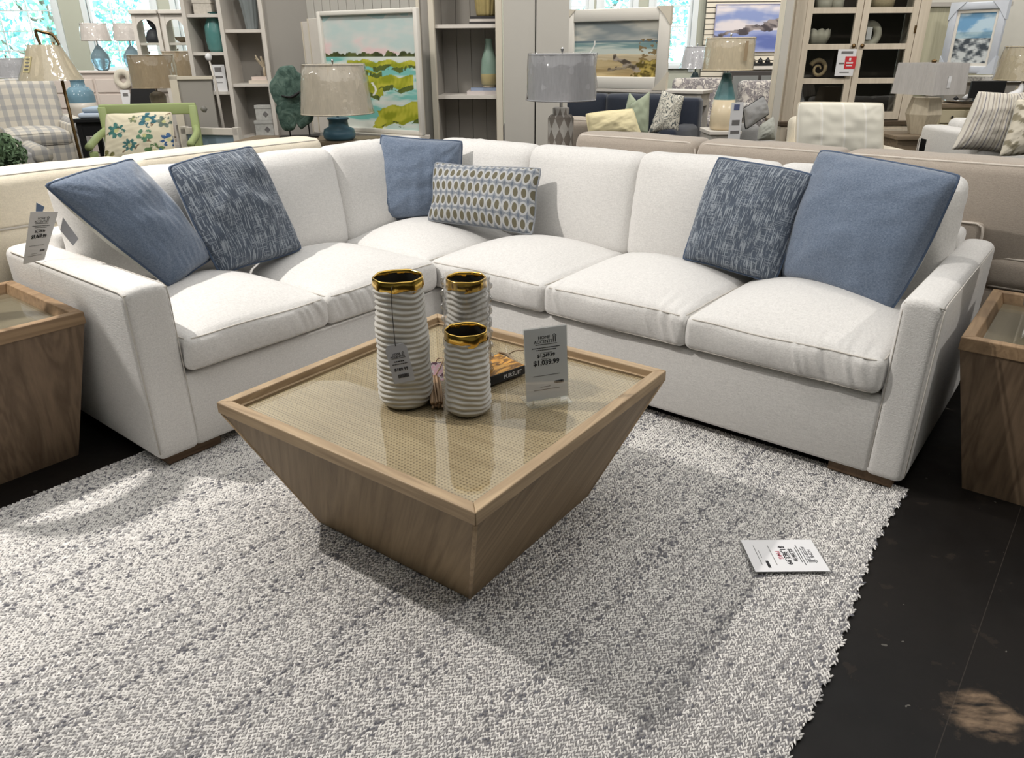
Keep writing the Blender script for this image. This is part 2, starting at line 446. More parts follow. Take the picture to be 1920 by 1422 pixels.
LINEN = fabric('linen_white', (224, 222, 219), .085, 250, .3)
LINEN_CREAM = fabric("linen_cream", (230, 221, 202), .07, 260, .25)
GREIGE = fabric('greige_weave', (178, 167, 155), .10, 380, .25)
GREIGE_PIPE = fabric('greige_piping', (214, 205, 194), .05, 380, .2)
BLUE = fabric('blue_chenille', (116, 129, 147), .14, 260, .3, .5, heather=(84, 98, 120))
BLUE_PIPE = fabric('blue_piping', (84, 99, 122), .1, 330, .2)
OFFW = fabric('offwhite_backing', (205, 205, 196), .08, 420, .25)
WOOD_TOP = wood('oak_rail', (140, 119, 94), (190, 166, 134), 0, 0, 1.2)
WOOD_SIDE_X = wood('oak_veneer_diagonal', (104, 86, 64), (164, 142, 112), 0, math.radians(58), .9, ring=.25, plane='xz', flat=1)
WOOD_SIDE_Y = wood('oak_veneer_diagonal_side', (104, 86, 64), (164, 142, 112), 1, math.radians(58), .9, ring=.25, plane='yz', flat=0)
WOOD_END = wood('weathered_walnut', (96, 79, 63), (144, 122, 100), 2, 0, .8, ring=.7)
WOOD_END_RAIL = wood('weathered_walnut_rail', (122, 99, 75), (172, 144, 112), 0, 0, 1.)
WOOD_FOOT = wood('brown_foot', (84, 66, 50), (120, 98, 76), 0, 0, 1.2)
GLASS = clear('clear_glass', (.97, .98, .97), .01, 1.0)
ACRYLIC = clear('acrylic', (.97, .98, .98), .03, 1.0, add=.05)
PLASTIC = clear('cellophane', (.97, .97, .97), .06, 1.6, wav=24, add=.06)
PAPER = plain('white_paper', (232, 232, 234), .5, var=.02)
PAPER_GREY = plain('grey_card', (178, 180, 188), .55, var=.02)
INK = plain('black_ink', (48, 48, 52), .6, var=.02)
INK_G = plain('grey_ink', (120, 118, 118), .6, var=.02)
INK_R = plain('red_ink', (184, 96, 112), .6, var=.02)
BLACK = plain('black_matt', (22, 22, 24), .5, var=.05)
CHROME = plain('polished_metal', (200, 200, 200), .15, 1., var=.01)

def cane_mat():
    g = G('woven_cane', .65, 0, .3); v = g.co(); m = g.map(v, (1, 1, 1), (0, 0, math.radians(2)))
    x, y, z = g.sep(m)
    def tri(c, p, off=0.): return g.math('ABSOLUTE', g.math('SUBTRACT', g.math('FRACT', g.math('MULTIPLY_ADD', c, 1 / p, off)), .5))
    wx = tri(x, .011); wy = tri(y, .011)
    h = g.math('MAXIMUM', wx, wy)
    cell = g.math('MULTIPLY', wx, wy)
    dark = g.math('GREATER_THAN', g.math('MINIMUM', wx, wy), .27)
    nz = g.noise(g.map(v, (60, 6, 1)), 1, 4); big = g.noise(v, 3.0, 3)
    base = g.mix(g.math('MULTIPLY_ADD', g.math('ADD', nz, big), .9, -.4, clamp=True), lin((146, 126, 96)), lin((204, 184, 150)))
    g.col(g.mix(g.math('MULTIPLY', dark, .75), base, lin((92, 74, 52)))); g.bump(h, .5, .004); return g.m
CANE = cane_mat()
def tweed_mat():
    g = G('blue_white_tweed', .9, 0, .2); uv = g.co('UV')
    cell = g.n('ShaderNodeTexBrick'); g.put(cell.inputs['Vector'], g.map(uv, (9, 9, 9))); cell.inputs['Scale'].default_value = 1.
    a = g.noise(g.map(uv, (100, 7, 1)), 1, 3, .6); b = g.noise(g.map(uv, (7, 120, 1)), 1, 3, .6)
    blk = g.noise(g.map(uv, (7, 5, 1)), 1, 1)
    k = g.math('GREATER_THAN', a, .55); k2 = g.math('MULTIPLY', g.math('GREATER_THAN', b, .56), .7)
    sel = g.math('GREATER_THAN', blk, .5)
    f = g.math('MAXIMUM', k, g.math('MULTIPLY', k2, sel))
    base = g.mix(g.noise(uv, 160, 2), lin((52, 60, 74)), lin((98, 108, 122)))
    g.col(g.mix(g.math('MULTIPLY', f, .62), base, lin((176, 184, 192)))); g.bump(a, .35, .003); g.set(Sheen_Weight=.2); return g.m
TWEED = tweed_mat()
def ovals_mat():
    g = G('oval_print', .85, 0, .2); uv = g.co('UV'); x, y, _ = g.sep(uv)
    cx = g.math('SUBTRACT', g.math('FRACT', g.math('MULTIPLY', x, 14.6)), .5)
    yy = g.math('MULTIPLY', y, 4.35); cy = g.math('SUBTRACT', g.math('FRACT', yy), .5)
    def ell(rx, ry): return g.math('ADD', g.math('POWER', g.math('DIVIDE', cx, rx), 2.), g.math('POWER', g.math('DIVIDE', cy, ry), 2.))
    inner = g.math('LESS_THAN', ell(.30, .31), 1.); ringm = g.math('LESS_THAN', ell(.50, .45), 1.)
    spot = g.math('LESS_THAN', g.math('ADD', g.math('POWER', g.math('SUBTRACT', g.math('ABSOLUTE', cx), .5), 2.), g.math('POWER', g.math('MULTIPLY', g.math('SUBTRACT', g.math('ABSOLUTE', cy), .5), .8), 2.)), .012)
    nz = g.noise(uv, 260, 2)
    c = g.mix(ringm, lin((132, 137, 144)), g.mix(nz, lin((164, 166, 168)), lin((186, 187, 187))))
    c = g.mix(inner, c, g.mix(nz, lin((92, 88, 70)), lin((116, 110, 92)))); c = g.mix(spot, c, lin((104, 112, 124)))
    g.col(c); g.bump(nz, .3, .002); return g.m
OVALS = ovals_mat()
def stripes_mat(name, stops, n, axis=0, rot=0.):
    g = G(name, .9, 0, .2); uv = g.co('UV'); s = g.sep(uv)
    f = g.math('FRACT', g.math('MULTIPLY', s[axis], n)); c = g.ramp(f, stops, 'CONSTANT')
    nz = g.noise(uv, 250, 2); g.col(g.mix(g.math('MULTIPLY', nz, .18), c, lin((120, 115, 108)))); g.bump(nz, .25, .002); return g.m

# ------------------------------------------------------------------ the room
def floor_mat():
    g = G('stained_concrete', .38, 0, .22); v = g.co()
    n1 = g.noise(v, 1.3, 6, .6, .4); n2 = g.noise(v, 9, 5, .65); n3 = g.noise(v, 40, 2)
    c = g.mix(g.math('MULTIPLY_ADD', n1, 1.8, -.4, clamp=True), lin((13, 13, 14)), lin((31, 27, 24)))
    c = g.mix(g.math('MULTIPLY', g.math('GREATER_THAN', n2, .63), .35), c, lin((52, 44, 37)))
    # worn patch where the stain has come off
    p = g.map(v, (6.5, 8.5, 1), (0, 0, 0), (-1.10 * 6.5, -1.25 * 8.5, 0))
    d = g.n('ShaderNodeVectorMath', operation='LENGTH'); g.put(d.inputs[0], p)
    k = g.math('SUBTRACT', 1.25, g.math('ADD', d.outputs['Value'], g.math('MULTIPLY', n2, 1.1)))
    k = g.math('MULTIPLY', k, 3.2, clamp=True)
    streak = g.noise(g.map(v, (14, 40, 1), (0, 0, .5)), 1, 4)
    c = g.mix(g.math('MULTIPLY', k, g.math('MULTIPLY_ADD', streak, 3.4, -1.15, clamp=True)), c, lin((128, 108, 88)))
    fleck = g.math('GREATER_THAN', g.noise(v, 26, 2), .735); c = g.mix(g.math('MULTIPLY', fleck, .5), c, lin((120, 116, 110)))
    # one hairline score across the slab
    x, y, z = g.sep(v); ln = g.math('ABSOLUTE', g.math('SUBTRACT', g.math('ADD', y, g.math('MULTIPLY', x, -1.2)), .02))
    c = g.mix(g.math('MULTIPLY', g.math('LESS_THAN', ln, .0016), .16), c, lin((110, 100, 92)))
    g.col(c); g.put(g.b.inputs['Roughness'], g.math('MULTIPLY_ADD', n2, .35, .32)); g.bump(n2, .05, .002); return g.m
def struct(name, VF, mat, **k): return tag(obj(name, VF, mat, smooth=False, **k), kind='structure')
WALLP = plain('sage_grey_wall', (176, 178, 164), .8, var=.03, scale=3)
WHITEW = plain('white_ceiling', (238, 236, 230), .8, var=.02, scale=3)
XL, XR, YB, YF = -10.0, 10.0, 13.5, -3.5
struct('floor', box(XL, XR, YF, YB + .2, -.1, 0), floor_mat())
struct('ceiling', box(XL, XR, YF, YB + .2, CEIL, CEIL + .1), WHITEW)
struct('wall_left', box(XL - .15, XL, YF, YB + .2, 0, CEIL), WALLP)
struct('wall_right', box(XR, XR + .15, YF, YB + .2, 0, CEIL), WALLP)
struct('wall_front', box(XL, XR, YF - .15, YF, 0, CEIL), WALLP)

# ------------------------------------------------------------------ rug
rug_a = (-2.85, .075)
def rug_edge(a): return -.215, 2.195 + .055 * max(0, min(1, (-a) / 1.3)) ** 1.3 + .012 * math.sin(a * 5) + .005 * math.sin(a * 88)
rug = empty('woven_rug', W(-1.4, 1.0, 0), TH, 'pale grey flecked woven wool rug under the coffee table', 'rug')
# rug local: x = a + 1.4, y = -(b - 1.0)
na = 300; top = []
for i in range(na + 1):
    a = rug_a[0] + (rug_a[1] - rug_a[0]) * i / na; e0, e1 = rug_edge(a); top.append((a + 1.4, -(e0 - 1), -(e1 - 1)))
V = []; F = []
for i, (x, y0, y1) in enumerate(top): V += [(x, y1, .002), (x, y1, .007), (x, y0, .007), (x, y0, .002)]
for i in range(na):
    for k in range(3): F.append((4 * i + k, 4 * i + 4 + k, 4 * i + 5 + k, 4 * i + 1 + k))
F += [(0, 1, 2, 3), (4 * na + 3, 4 * na + 2, 4 * na + 1, 4 * na)]
obj('rug_backing', (V, F), plain('rug_backing', (124, 122, 122), .95, var=.2, scale=60), rug, smooth=False)
pitch_b, pitch_a = .0062, .0125
As, Bs = [], []
rows = int((2.30 + .22) / pitch_b)
for r in range(rows):
    b = -.215 + r * pitch_b
    aa = np.arange(rug_a[0], rug_a[1], pitch_a) + (r % 2) * pitch_a * .5
    As.append(aa); Bs.append(np.full(len(aa), b))
As = np.concatenate(As); Bs = np.concatenate(Bs)
edge = np.array([rug_edge(a)[1] for a in np.linspace(rug_a[0], rug_a[1], 1200)])
eb = np.interp(As, np.linspace(rug_a[0], rug_a[1], 1200), edge)
keep = Bs < eb + .004; As, Bs = As[keep], Bs[keep]; N = len(As)
row = np.round((Bs + .215) / pitch_b).astype(int)
As = As + rng.normal(0, .0016, N); Bs = Bs + rng.normal(0, .0009, N)
ang = np.where(row % 2 == 0, .52, -.52) + rng.normal(0, .22, N)
Ln = .0080 * rng.uniform(.85, 1.2, N); Wd = .0028 * rng.uniform(.85, 1.2, N); Ht = .0048 * rng.uniform(.8, 1.25, N)
loc_pts = np.array([(-1, 0, 0), (0, .95, 0), (1, 0, 0), (0, -.95, 0), (-.5, 0, 1.), (.5, 0, 1.)]); K = 6
px = loc_pts[None, :, 0] * Ln[:, None]; py = loc_pts[None, :, 1] * Wd[:, None]
ca, sa = np.cos(ang)[:, None], np.sin(ang)[:, None]
gx = As[:, None] + px * ca - py * sa; gb = Bs[:, None] + px * sa + py * ca
gz = .006 + loc_pts[None, :, 2] * Ht[:, None]
VV = np.stack([gx + 1.4, -(gb - 1.0), gz], -1).reshape(-1, 3)
lf = [(0, 4, 1), (1, 4, 5), (1, 5, 2), (2, 5, 3), (3, 5, 4), (3, 4, 0)]
FF = (np.arange(N)[:, None, None] * K + np.array(lf)[None]).reshape(-1, 3)
# yarn colour: undyed white, silver and charcoal plies, streaky along the rows
streak = vnoise(np.stack([row * .021, np.zeros(N)], 1), 18, 5, 3) * .5 + .5 * vnoise(np.stack([As * .7, row * .05], 1), 3.2, 9, 3)
rnd = rng.uniform(0, 1, N)
dkrow = np.clip(vnoise(np.stack([row * 1., np.zeros(N)], 1), .55, 15, 3) * 1.4 - .35, 0, .5)
pw = np.clip(.74 - .26 * streak, .25, .95) - dkrow * .3; pd = np.clip(.02 + .05 * streak, .005, .2) + dkrow * .30
cw, cs, cd = np.array(lin((240, 237, 233))[:3]), np.array(lin((194, 192, 191))[:3]), np.array(lin((120, 120, 126))[:3])
cc = np.where((rnd < pw)[:, None], cw, np.where((rnd > 1 - pd)[:, None], cd, cs)) * (rng.uniform(.86, 1.06, N) * (1 + .12 * vnoise(np.stack([row * 1., np.zeros(N)], 1), 1.3, 25, 3)))[:, None]
me = bpy.data.meshes.new('yarn_loops')
me.vertices.add(len(VV)); me.vertices.foreach_set('co', VV.astype(np.float32).ravel())
me.loops.add(len(FF) * 3); me.loops.foreach_set('vertex_index', FF.astype(np.int32).ravel())
me.polygons.add(len(FF)); me.polygons.foreach_set('loop_start', np.arange(0, len(FF) * 3, 3, dtype=np.int32))
me.update(calc_edges=True); me.shade_smooth()
at = me.color_attributes.new('Col', 'FLOAT_COLOR', 'POINT')
at.data.foreach_set('color', np.c_[np.repeat(cc, K, 0), np.ones(N * K)].astype(np.float32).ravel())
me.materials.append(vcol('wool_yarn', .95, spec=.1)); me.validate()
tag(link('yarn_loops', me, rug), kind='stuff')

# ------------------------------------------------------------------ sectional sofa (local x = a, y = -b)
sofa = empty('sectional_sofa', W(0, 0, 0), TH, 'white linen corner sectional sofa with loose cushions facing the coffee table', 'sofa')
SD = 1.04
def sp(name, VF, mat=LINEN, parent=None, **k): return obj(name, VF, mat, parent or sofa, **k)
sp('seat_base', box(-1.36, SD, 0, SD, .055, .355, .018), smooth=True)
sp('seat_base', box(.002, SD - .002, -2.07, .003, .055, .355, .018), smooth=True)
sp('back_frame', box(-1.36, SD + .01, SD - .17, SD, .30, .76, .03, 3))
sp('back_frame', box(SD - .17, SD + .01, -2.07, SD - .172, .30, .758, .03, 3))
def arm(x0, x1, y0, y1, z1, seam_y):
    V, F = rbox_grid(x1 - x0, y1 - y0, z1 - .05, .028, (6, 16, 12))
    w, d, h = x1 - x0, y1 - y0, z1 - .05
    Q = soften(V, w, d, h, .028); t = Q[:, 2] / (h / 2)
    Q[:, 2] += .012 * np.clip(t, 0, 1) * (1 - (Q[:, 0] / (w / 2)) ** 2)
    Q[:, 0] += .006 * np.sign(Q[:, 0]) * (1 - t ** 2) * (1 - (Q[:, 1] / (d / 2)) ** 2)
    return Q + [(x0 + x1) / 2, (y0 + y1) / 2, .05 + h / 2], F
al = sp('arm', arm(-1.508, -1.346, 0, SD + .005, .70, 0))
V, F = arm(-1.0, -.872, 0, SD + .005, .70, 0)       # right arm: built along y, then turned so it runs along x
V = np.stack([V[:, 1], -V[:, 0], V[:, 2]], 1)
V[:, 1] = V[:, 1] - V[:, 1].min() - 2.19
ar = sp('arm', (V, F))
m = bpy.data.materials; SEAM = fabric('linen_welt', (200, 195, 187), .04, 420, .2)
def welt(path, parent, r=.0022): return obj('welt', tube(path, r, 6), SEAM, parent)
for xw in (-1.503, -1.351): welt([(xw, .006, .08), (xw, .004, .4), (xw, .006, .66), (xw, .012, .688), (xw, .04, .697), (xw, .5, .697), (xw, .97, .695)], al)
welt([(-1.503, .01, .690), (-1.43, .008, .697), (-1.351, .01, .690)], al)
for yw in (-2.185, -2.067): welt([(.006, yw, .08), (.004, yw, .4), (.006, yw, .66), (.012, yw, .688), (.04, yw, .697), (.5, yw, .697), (.97, yw, .695)], ar)
welt([(.01, -2.185, .690), (.008, -2.12, .697), (.01, -2.067, .690)], ar)
for (x0, x1, y0, y1) in [(-1.47, -1.25, .03, .12), (.03, .12, -2.15, -1.93), (-.55, -.45, .04, .12), (.04, .12, -1.0, -.9), (.85, .95, .85, .95), (-1.47, -1.37, .86, .95), (.86, .95, -2.15, -2.06)]:
    sp('foot', box(x0, x1, y0, y1, .0125 if y0 < .2 and x0 < .3 else .0, .058, .004), WOOD_FOOT)
def seat(x0, x1, y0, y1, seed, front):
    """front: which local side is the seat's front edge ('y-' or 'x-')"""
    w, d = (x1 - x0, y1 - y0) if front == 'y-' else (y1 - y0, x1 - x0)
    body, pip = cushion(w - .006, d, .138, .028, .085, .016, .0080, seed, (84, 26, 9), .0032, under=.05)
    rz = 0 if front == 'y-' else -PI / 2
    o = sp('seat_cushion', xf(body, ((x0 + x1) / 2, (y0 + y1) / 2, .362), rz))
    obj('piping', xf(pip, ((x0 + x1) / 2, (y0 + y1) / 2, .362), rz), SEAM, o)
seat(-1.343, -.705, -.025, .72, 11, 'y-'); seat(-.705, -.045, -.025, .72, 12, 'y-')
seat(-.04, .72, .045, .72, 13, 'y-')
seat(-.025, .72, -.655, .045, 14, 'x-'); seat(-.025, .72, -1.338, -.655, 15, 'x-'); seat(-.025, .72, -2.055, -1.338, 16, 'x-')
def backc(c0, c1, side, seed, hgt=.50, lean=.17, dep=.70):
    """back cushion between two positions along a wing; side 'L' runs along x, 'R' along y"""
    w = abs(c1 - c0)
    body, pip = cushion(w + .01, hgt, .17, .05, .045, .01, .003, seed, (26, 22, 6), 0, under=.6, corner=.02)
    V, F = body                                    # x width, y height (centered), z thickness
    V = np.stack([V[:, 0], -V[:, 2] + .17, V[:, 1] + hgt / 2], 1)   # front face looks to -y, base at z 0
    V[:, 1] += V[:, 2] * lean
    V[:, 1] -= .17; V[:, 1] += dep - .06 + .17
    V[:, 2] += .475
    mid = (c0 + c1) / 2
    if side == 'L': V[:, 0] += mid
    else: V = np.stack([V[:, 1], -V[:, 0] + mid, V[:, 2]], 1)
    o = sp('back_cushion', (V, F))
    return o
backc(-1.343, -.68, 'L', 21); backc(-.68, .0, 'L', 22); backc(.0, .70, 'L', 23)
backc(.70, .0, 'R', 24, .485); backc(.0, -.665, 'R', 25, .49); backc(-.665, -1.335, 'R', 26, .50); backc(-1.335, -2.055, 'R', 27, .50)

# ------------------------------------------------------------------ coffee table
CT = W(-1.016, 1.027, 0); CTH = math.radians(53.7)
ct = empty('coffee_table', (CT[0], CT[1], 0.0125), CTH, 'square tapered oak coffee table with cane top under glass', 'table')
h1, hb, zt = .5, .32, .465
zr = zt - .038
def side_panel(k):
    """one sloping veneer side, a slab with thickness"""
    b, t = hb, h1 - .006; th = .022
    P = [(-b, -b, .0), (b, -b, .0), (b - th, -b + th, .0), (-b + th, -b + th, .0)]
    Q = [(-t, -t, zr), (t, -t, zr), (t - th, -t + th, zr), (-t + th, -t + th, zr)]
    return xf(hexa(P, Q), (0, 0, 0), k * PI / 2)
for k in range(4): obj('side_panel', side_panel(k), WOOD_SIDE_X if k % 2 == 0 else WOOD_SIDE_Y, ct, smooth=False)
for k in range(4):
    w = .034
    P = [(-h1, -h1, zr), (h1, -h1, zr), (h1 - w, -h1 + w, zr), (-h1 + w, -h1 + w, zr)]
    Q = [(-h1, -h1, zt), (h1, -h1, zt), (h1 - w, -h1 + w, zt), (-h1 + w, -h1 + w, zt)]
    o = obj('top_rail', xf(hexa(P, Q), (0, 0, 0), k * PI / 2), WOOD_TOP if k % 2 == 0 else wood('oak_rail_cross', (140, 119, 94), (190, 166, 134), 1, 0, 1.2), ct, smooth=False)
    bv = o.modifiers.new('bevel', 'BEVEL'); bv.width = .0035; bv.segments = 2
    # inner lip
    w2 = .046
    P = [(-h1 + w, -h1 + w, zr), (h1 - w, -h1 + w, zr), (h1 - w2, -h1 + w2, zr), (-h1 + w2, -h1 + w2, zr)]
    Q = [(-h1 + w, -h1 + w, zt - .022), (h1 - w, -h1 + w, zt - .022), (h1 - w2, -h1 + w2, zt - .022), (-h1 + w2, -h1 + w2, zt - .022)]
    obj('inner_lip', xf(hexa(P, Q), (0, 0, 0), k * PI / 2), WOOD_TOP, ct, smooth=False)
hi = h1 - .046
obj('cane_panel', box(-hi, hi, -hi, hi, zr - .01, zt - .030), CANE, ct, smooth=False)
obj('glass_top', box(-hi, hi, -hi, hi, zt - .028, zt - .022), GLASS, ct, smooth=False)
for sx, sy in ((-1, -1), (1, -1), (1, 1), (-1, 1)):
    e = .009; b0, t0 = hb - .002, h1 - .008
    obj('corner_trim', tube([(sx * b0, sy * b0, .004), (sx * t0, sy * t0, zr)], .006, 6), WOOD_TOP, ct)
TZ = .0125 + zt - .022 + .0006      # height of the glass surface

# ------------------------------------------------------------------ end tables
END_TOP = wood('grey_oak_panel', (112, 102, 84), (144, 132, 110), 0, 0, .8, rough=.5, ring=.1)
def end_table(loc, rz, label, s=.66, H=.585, inset=.11):
    t = empty('end_table', loc, rz, label, 'table', 'tapered wooden end tables')
    h, b = s / 2, s / 2 - inset
    zr2 = H - .045
    for k in range(4):
        th = .02
        P = [(-b, -b, 0), (b, -b, 0), (b - th, -b + th, 0), (-b + th, -b + th, 0)]
        Q = [(-h + .005, -h + .005, zr2), (h - .005, -h + .005, zr2), (h - .005 - th, -h + .005 + th, zr2), (-h + .005 + th, -h + .005 + th, zr2)]
        obj('side_panel', xf(hexa(P, Q), (0, 0, 0), k * PI / 2), WOOD_END, t, smooth=False)
        w = .05
        P = [(-h, -h, zr2), (h, -h, zr2), (h - w, -h + w, zr2), (-h + w, -h + w, zr2)]
        Q = [(-h, -h, H), (h, -h, H), (h - w + .015, -h + w - .015, H), (-h + w - .015, -h + w - .015, H)]
        o = obj('top_rail', xf(hexa(P, Q), (0, 0, 0), k * PI / 2), WOOD_END_RAIL, t, smooth=False)
        bv = o.modifiers.new('bevel', 'BEVEL'); bv.width = .003; bv.segments = 2
    obj('top_panel', box(-h + .045, h - .045, -h + .045, h - .045, zr2 - .02, zr2 + .006), END_TOP, t, smooth=False)
    obj('glass_top', box(-h + .05, h - .05, -h + .05, h - .05, zr2 + .008, zr2 + .014), GLASS, t, smooth=False)
    return t, zr2 + .0145
# right one: near-left top corner at a .10, b 2.23 ; left one: near-right top corner at a -1.53, b -.30
rt = W(.10 + .33, 2.235 + .33); lt = W(-1.53 - .33, -.30 - .33)
tR, zR = end_table(rt, TH, 'tapered brown wood end table at the right end of the white sectional')
tL, zL = end_table(lt, TH, 'tapered brown wood end table at the left end of the white sectional')

# ------------------------------------------------------------------ vases
IVORY = plain('ivory_glaze', (196, 193, 186), .42, var=.06, scale=20)
GOLD = plain('gold_lustre', (214, 178, 92), .16, 1., var=.08, scale=30)
DARKIN = plain('dark_vase_inside', (16, 15, 13), .5, var=.05)
def vase(loc, H, r0, r1, seed, label):
    v = empty('ribbed_vase', loc, seed * .7, label, 'vase', 'ribbed ivory vases with gold rims')
    nz = 150; z = np.linspace(0, H - .028, nz)
    nr = H / .0168
    prof = [(.0005, 0), (r0 * .72, 0)] + [(np.interp(zz, [0, .012, .04, H * .35, H * .7, H], [r0 * .86, r0 * .97, r0 * 1.02, (r0 * .62 + r1 * .38) * 1.02, (r0 * .3 + r1 * .7) * .99, r1]), zz) for zz in z]
    def fn(R, Z, t):
        P = np.stack([np.broadcast_to(np.cos(t), R.shape), np.broadcast_to(np.sin(t), R.shape), Z * 9], -1).reshape(-1, 3)
        ph = vnoise(P, 1.9, seed, 3).reshape(R.shape); ph2 = vnoise(P, 5.5, seed + 3, 2).reshape(R.shape)
        w = np.sin(2 * PI * (Z / H * nr + .55 * ph))
        rid = np.sign(w) * np.abs(w) ** .8
        amp = np.clip(Z / .02, 0, 1)
        return R + (.0026 * rid + .0026 * ph2) * amp, Z
    obj('body', lathe(prof, 72, False, fn), IVORY, v)
    def fr(R, Z, t):
        low = (Z < H - .012)
        return R + .0012 * np.sin(t * 9 + seed) , Z + np.where(low, .0032 * np.sin(t * 4 + seed) + .002 * np.sin(t * 7), .0007 * np.sin(t * 5))
    obj('gold_rim', lathe([(r1 * 1.0, H - .034), (r1 * 1.045, H - .026), (r1 * 1.03, H - .013), (r1 * 1.02, H - .002), (r1 * .985, H), (r1 * .95, H - .004), (r1 * .94, H - .016)], 56, False, fr), GOLD, v)
    obj('inside', lathe([(r1 * .945, H - .010), (r1 * .86, H - .04), (r1 * .84, H * .5), (r1 * .8, .03), (.0001, .028)], 40, False), DARKIN, v)
    return v
v1 = vase((-.325, 2.04, TZ), .395, .080, .071, 3, 'tallest ribbed ivory vase with gold rim and hanging price tag')
v3 = vase((-.131, 1.975, TZ), .255, .067, .060, 5, 'shortest ribbed ivory vase with gold rim, in front of the wrapped one')
v2 = vase((-.140, 2.195, TZ), .345, .068, .061, 8, 'middle ribbed ivory vase with gold rim in a clear protective sleeve')
slv = []
for s in (-1, 1):
    path = [(s * (.072 + .004 * math.sin(z * 160 + s)), -.006 + .003 * math.sin(z * 90), z) for z in np.linspace(.01, .348, 70)]
    rr = .0052 + .0022 * np.sin(np.linspace(0, 70, 70) * 1.4)
    slv.append(tube(path, rr, 6))
o = obj('sleeve_edge', join(*slv), clear('bubble_film', (.9, .9, .9), .15, 1., wav=90, add=.35), v2); o.rotation_euler = (0, 0, -8 * .7)
o = obj('clear_sleeve', lathe([(.0715, .006), (.0735, .17), (.070, .352)], 40, False), PLASTIC, v2)

# ------------------------------------------------------------------ price tags and signs
def logo(parts, y, s):
    """two-line shop wordmark with a little house of roof and pillars; returns flat geometry centred on x"""
    parts.append(xf(mesh_vf(text_mesh('HOME', s * .95)), (-s * .35, y + s * .55, 0)))
    parts.append(xf(mesh_vf(text_mesh('ACCENTS', s * .95)), (-s * .55, y - s * .35, 0)))
    x = s * 1.95
    for dx in (-.22, .22): parts.append(box(x + s * dx - s * .07, x + s * dx + s * .07, y - s * .65, y + s * .75, -.0003, .0003))
    for a, b in (((-.5, .7), (0, 1.15)), ((0, 1.15), (.5, .7))):
        p, q = np.array([x + a[0] * s, y + a[1] * s, 0]), np.array([x + b[0] * s, y + b[1] * s, 0])
        parts.append(tube([p, q], s * .05, 4))
    parts.append(box(-2.3 * s, 2.5 * s, y - s * .98, y - s * .88, -.0003, .0003))
def barcode(x0, x1, y0, y1):
    r = random.Random(3); out = []; x = x0
    while x < x1:
        w = r.choice((.0006, .001, .0014)); out.append(box(x, min(x + w, x1), y0, y1, -.0003, .0003)); x += w + r.choice((.0005, .0009))
    return join(*out)
def line_of_type(x0, x1, y, h=.0014):
    r = random.Random(int(y * 9000)); out = []; x = x0
    while x < x1:
        w = r.uniform(.0025, .007); out.append(box(x, min(x + w, x1), y - h / 2, y + h / 2, -.0003, .0003)); x += w + .0011
    return join(*out)
def sheet_print(w, h, old, new, extra=None):
    """ink of a price sheet: returns {material: geometry} in the sheet plane, centre origin"""
    s = w * .105; p = []; logo(p, h * .33, s)
    p.append(line_of_type(-w * .33, w * .33, h * .225, .0022)); p.append(line_of_type(-w * .24, w * .24, h * .195, .0022))
    p.append(xf(mesh_vf(text_mesh(old, w * .105, bold=.0004)), (0, h * .115, 0)))
    p.append(xf(mesh_vf(text_mesh(new, w * .155, bold=.0006)), (0, h * .015, 0)))
    p.append(barcode(w * .18, w * .40, -h * .30, -h * .26))
    g = [line_of_type(-w * .14, w * .14, h * .155), line_of_type(-w * .12, w * .12, h * .068), line_of_type(-w * .32, w * .32, -h * .165, .0016), line_of_type(-w * .16, w * .08, -h * .325), line_of_type(-w * .32, w * .3, -h * .365, .0016)]
    out = [(INK, join(*p)), (INK_G, join(*g))]
    if extra: out.append((INK_R, xf(mesh_vf(text_mesh(extra, w * .13, bold=.0001)), (w * .0, -h * .072, 0), rz=.06)))
    return out
# coffee table sign: paper in an acrylic stand
sg_l, sg_r = np.array([.048, 1.986]), np.array([.177, 2.031]); sgc = (sg_l + sg_r) / 2
sgz = math.atan2(sg_r[1] - sg_l[1], sg_r[0] - sg_l[0])
sg = empty('price_sign', (sgc[0], sgc[1], TZ), sgz, 'white price sign in a clear acrylic stand on the coffee table', 'sign')
def stand(VF, off=0.):   # sheet plane -> upright, leaning back a little
    return xf((np.asarray(VF[0]) + [0, .118, 0], VF[1]), (0, .012, .004), rx=math.radians(83))
obj('acrylic_foot', box(-.070, .070, -.022, .07, 0, .003, .001), ACRYLIC, sg, smooth=False)
obj('acrylic_panel', stand(box(-.070, .070, -.115, .113, -.0032, -.0016)), ACRYLIC, sg, smooth=False)
obj('acrylic_front', stand(box(-.070, .070, -.115, .113, .0022, .0034)), ACRYLIC, sg, smooth=False)
pp = obj('paper', stand(box(-.068, .068, -.112, .110, -.0005, .0005)), PAPER, sg, smooth=False)
for mt, g in sheet_print(.136, .222, '$1,249.99', '$1,039.99'): obj('print', stand((np.asarray(g[0]) + [0, 0, .0010], g[1])), mt, pp, smooth=False)
# sheet lying on the rug (long side runs left-right, read from the left)
cs_ = empty('price_sheet', (.829, 1.826, .0205), 0, 'white price sheet in a clear sleeve lying on the rug', 'sign')
obj('acrylic_sleeve', box(-.113, .113, -.079, .079, -.0035, .0), ACRYLIC, cs_, smooth=False)
pp = obj('paper', box(-.111, .111, -.077, .077, .0002, .001), PAPER, cs_, smooth=False)
for mt, g in sheet_print(.148, .222, '$2,399.99', '$1,963.99', 'PMG'): obj('print', xf((np.asarray(g[0]) + [0, 0, .0014], g[1]), rz=-PI / 2), mt, pp, smooth=False)
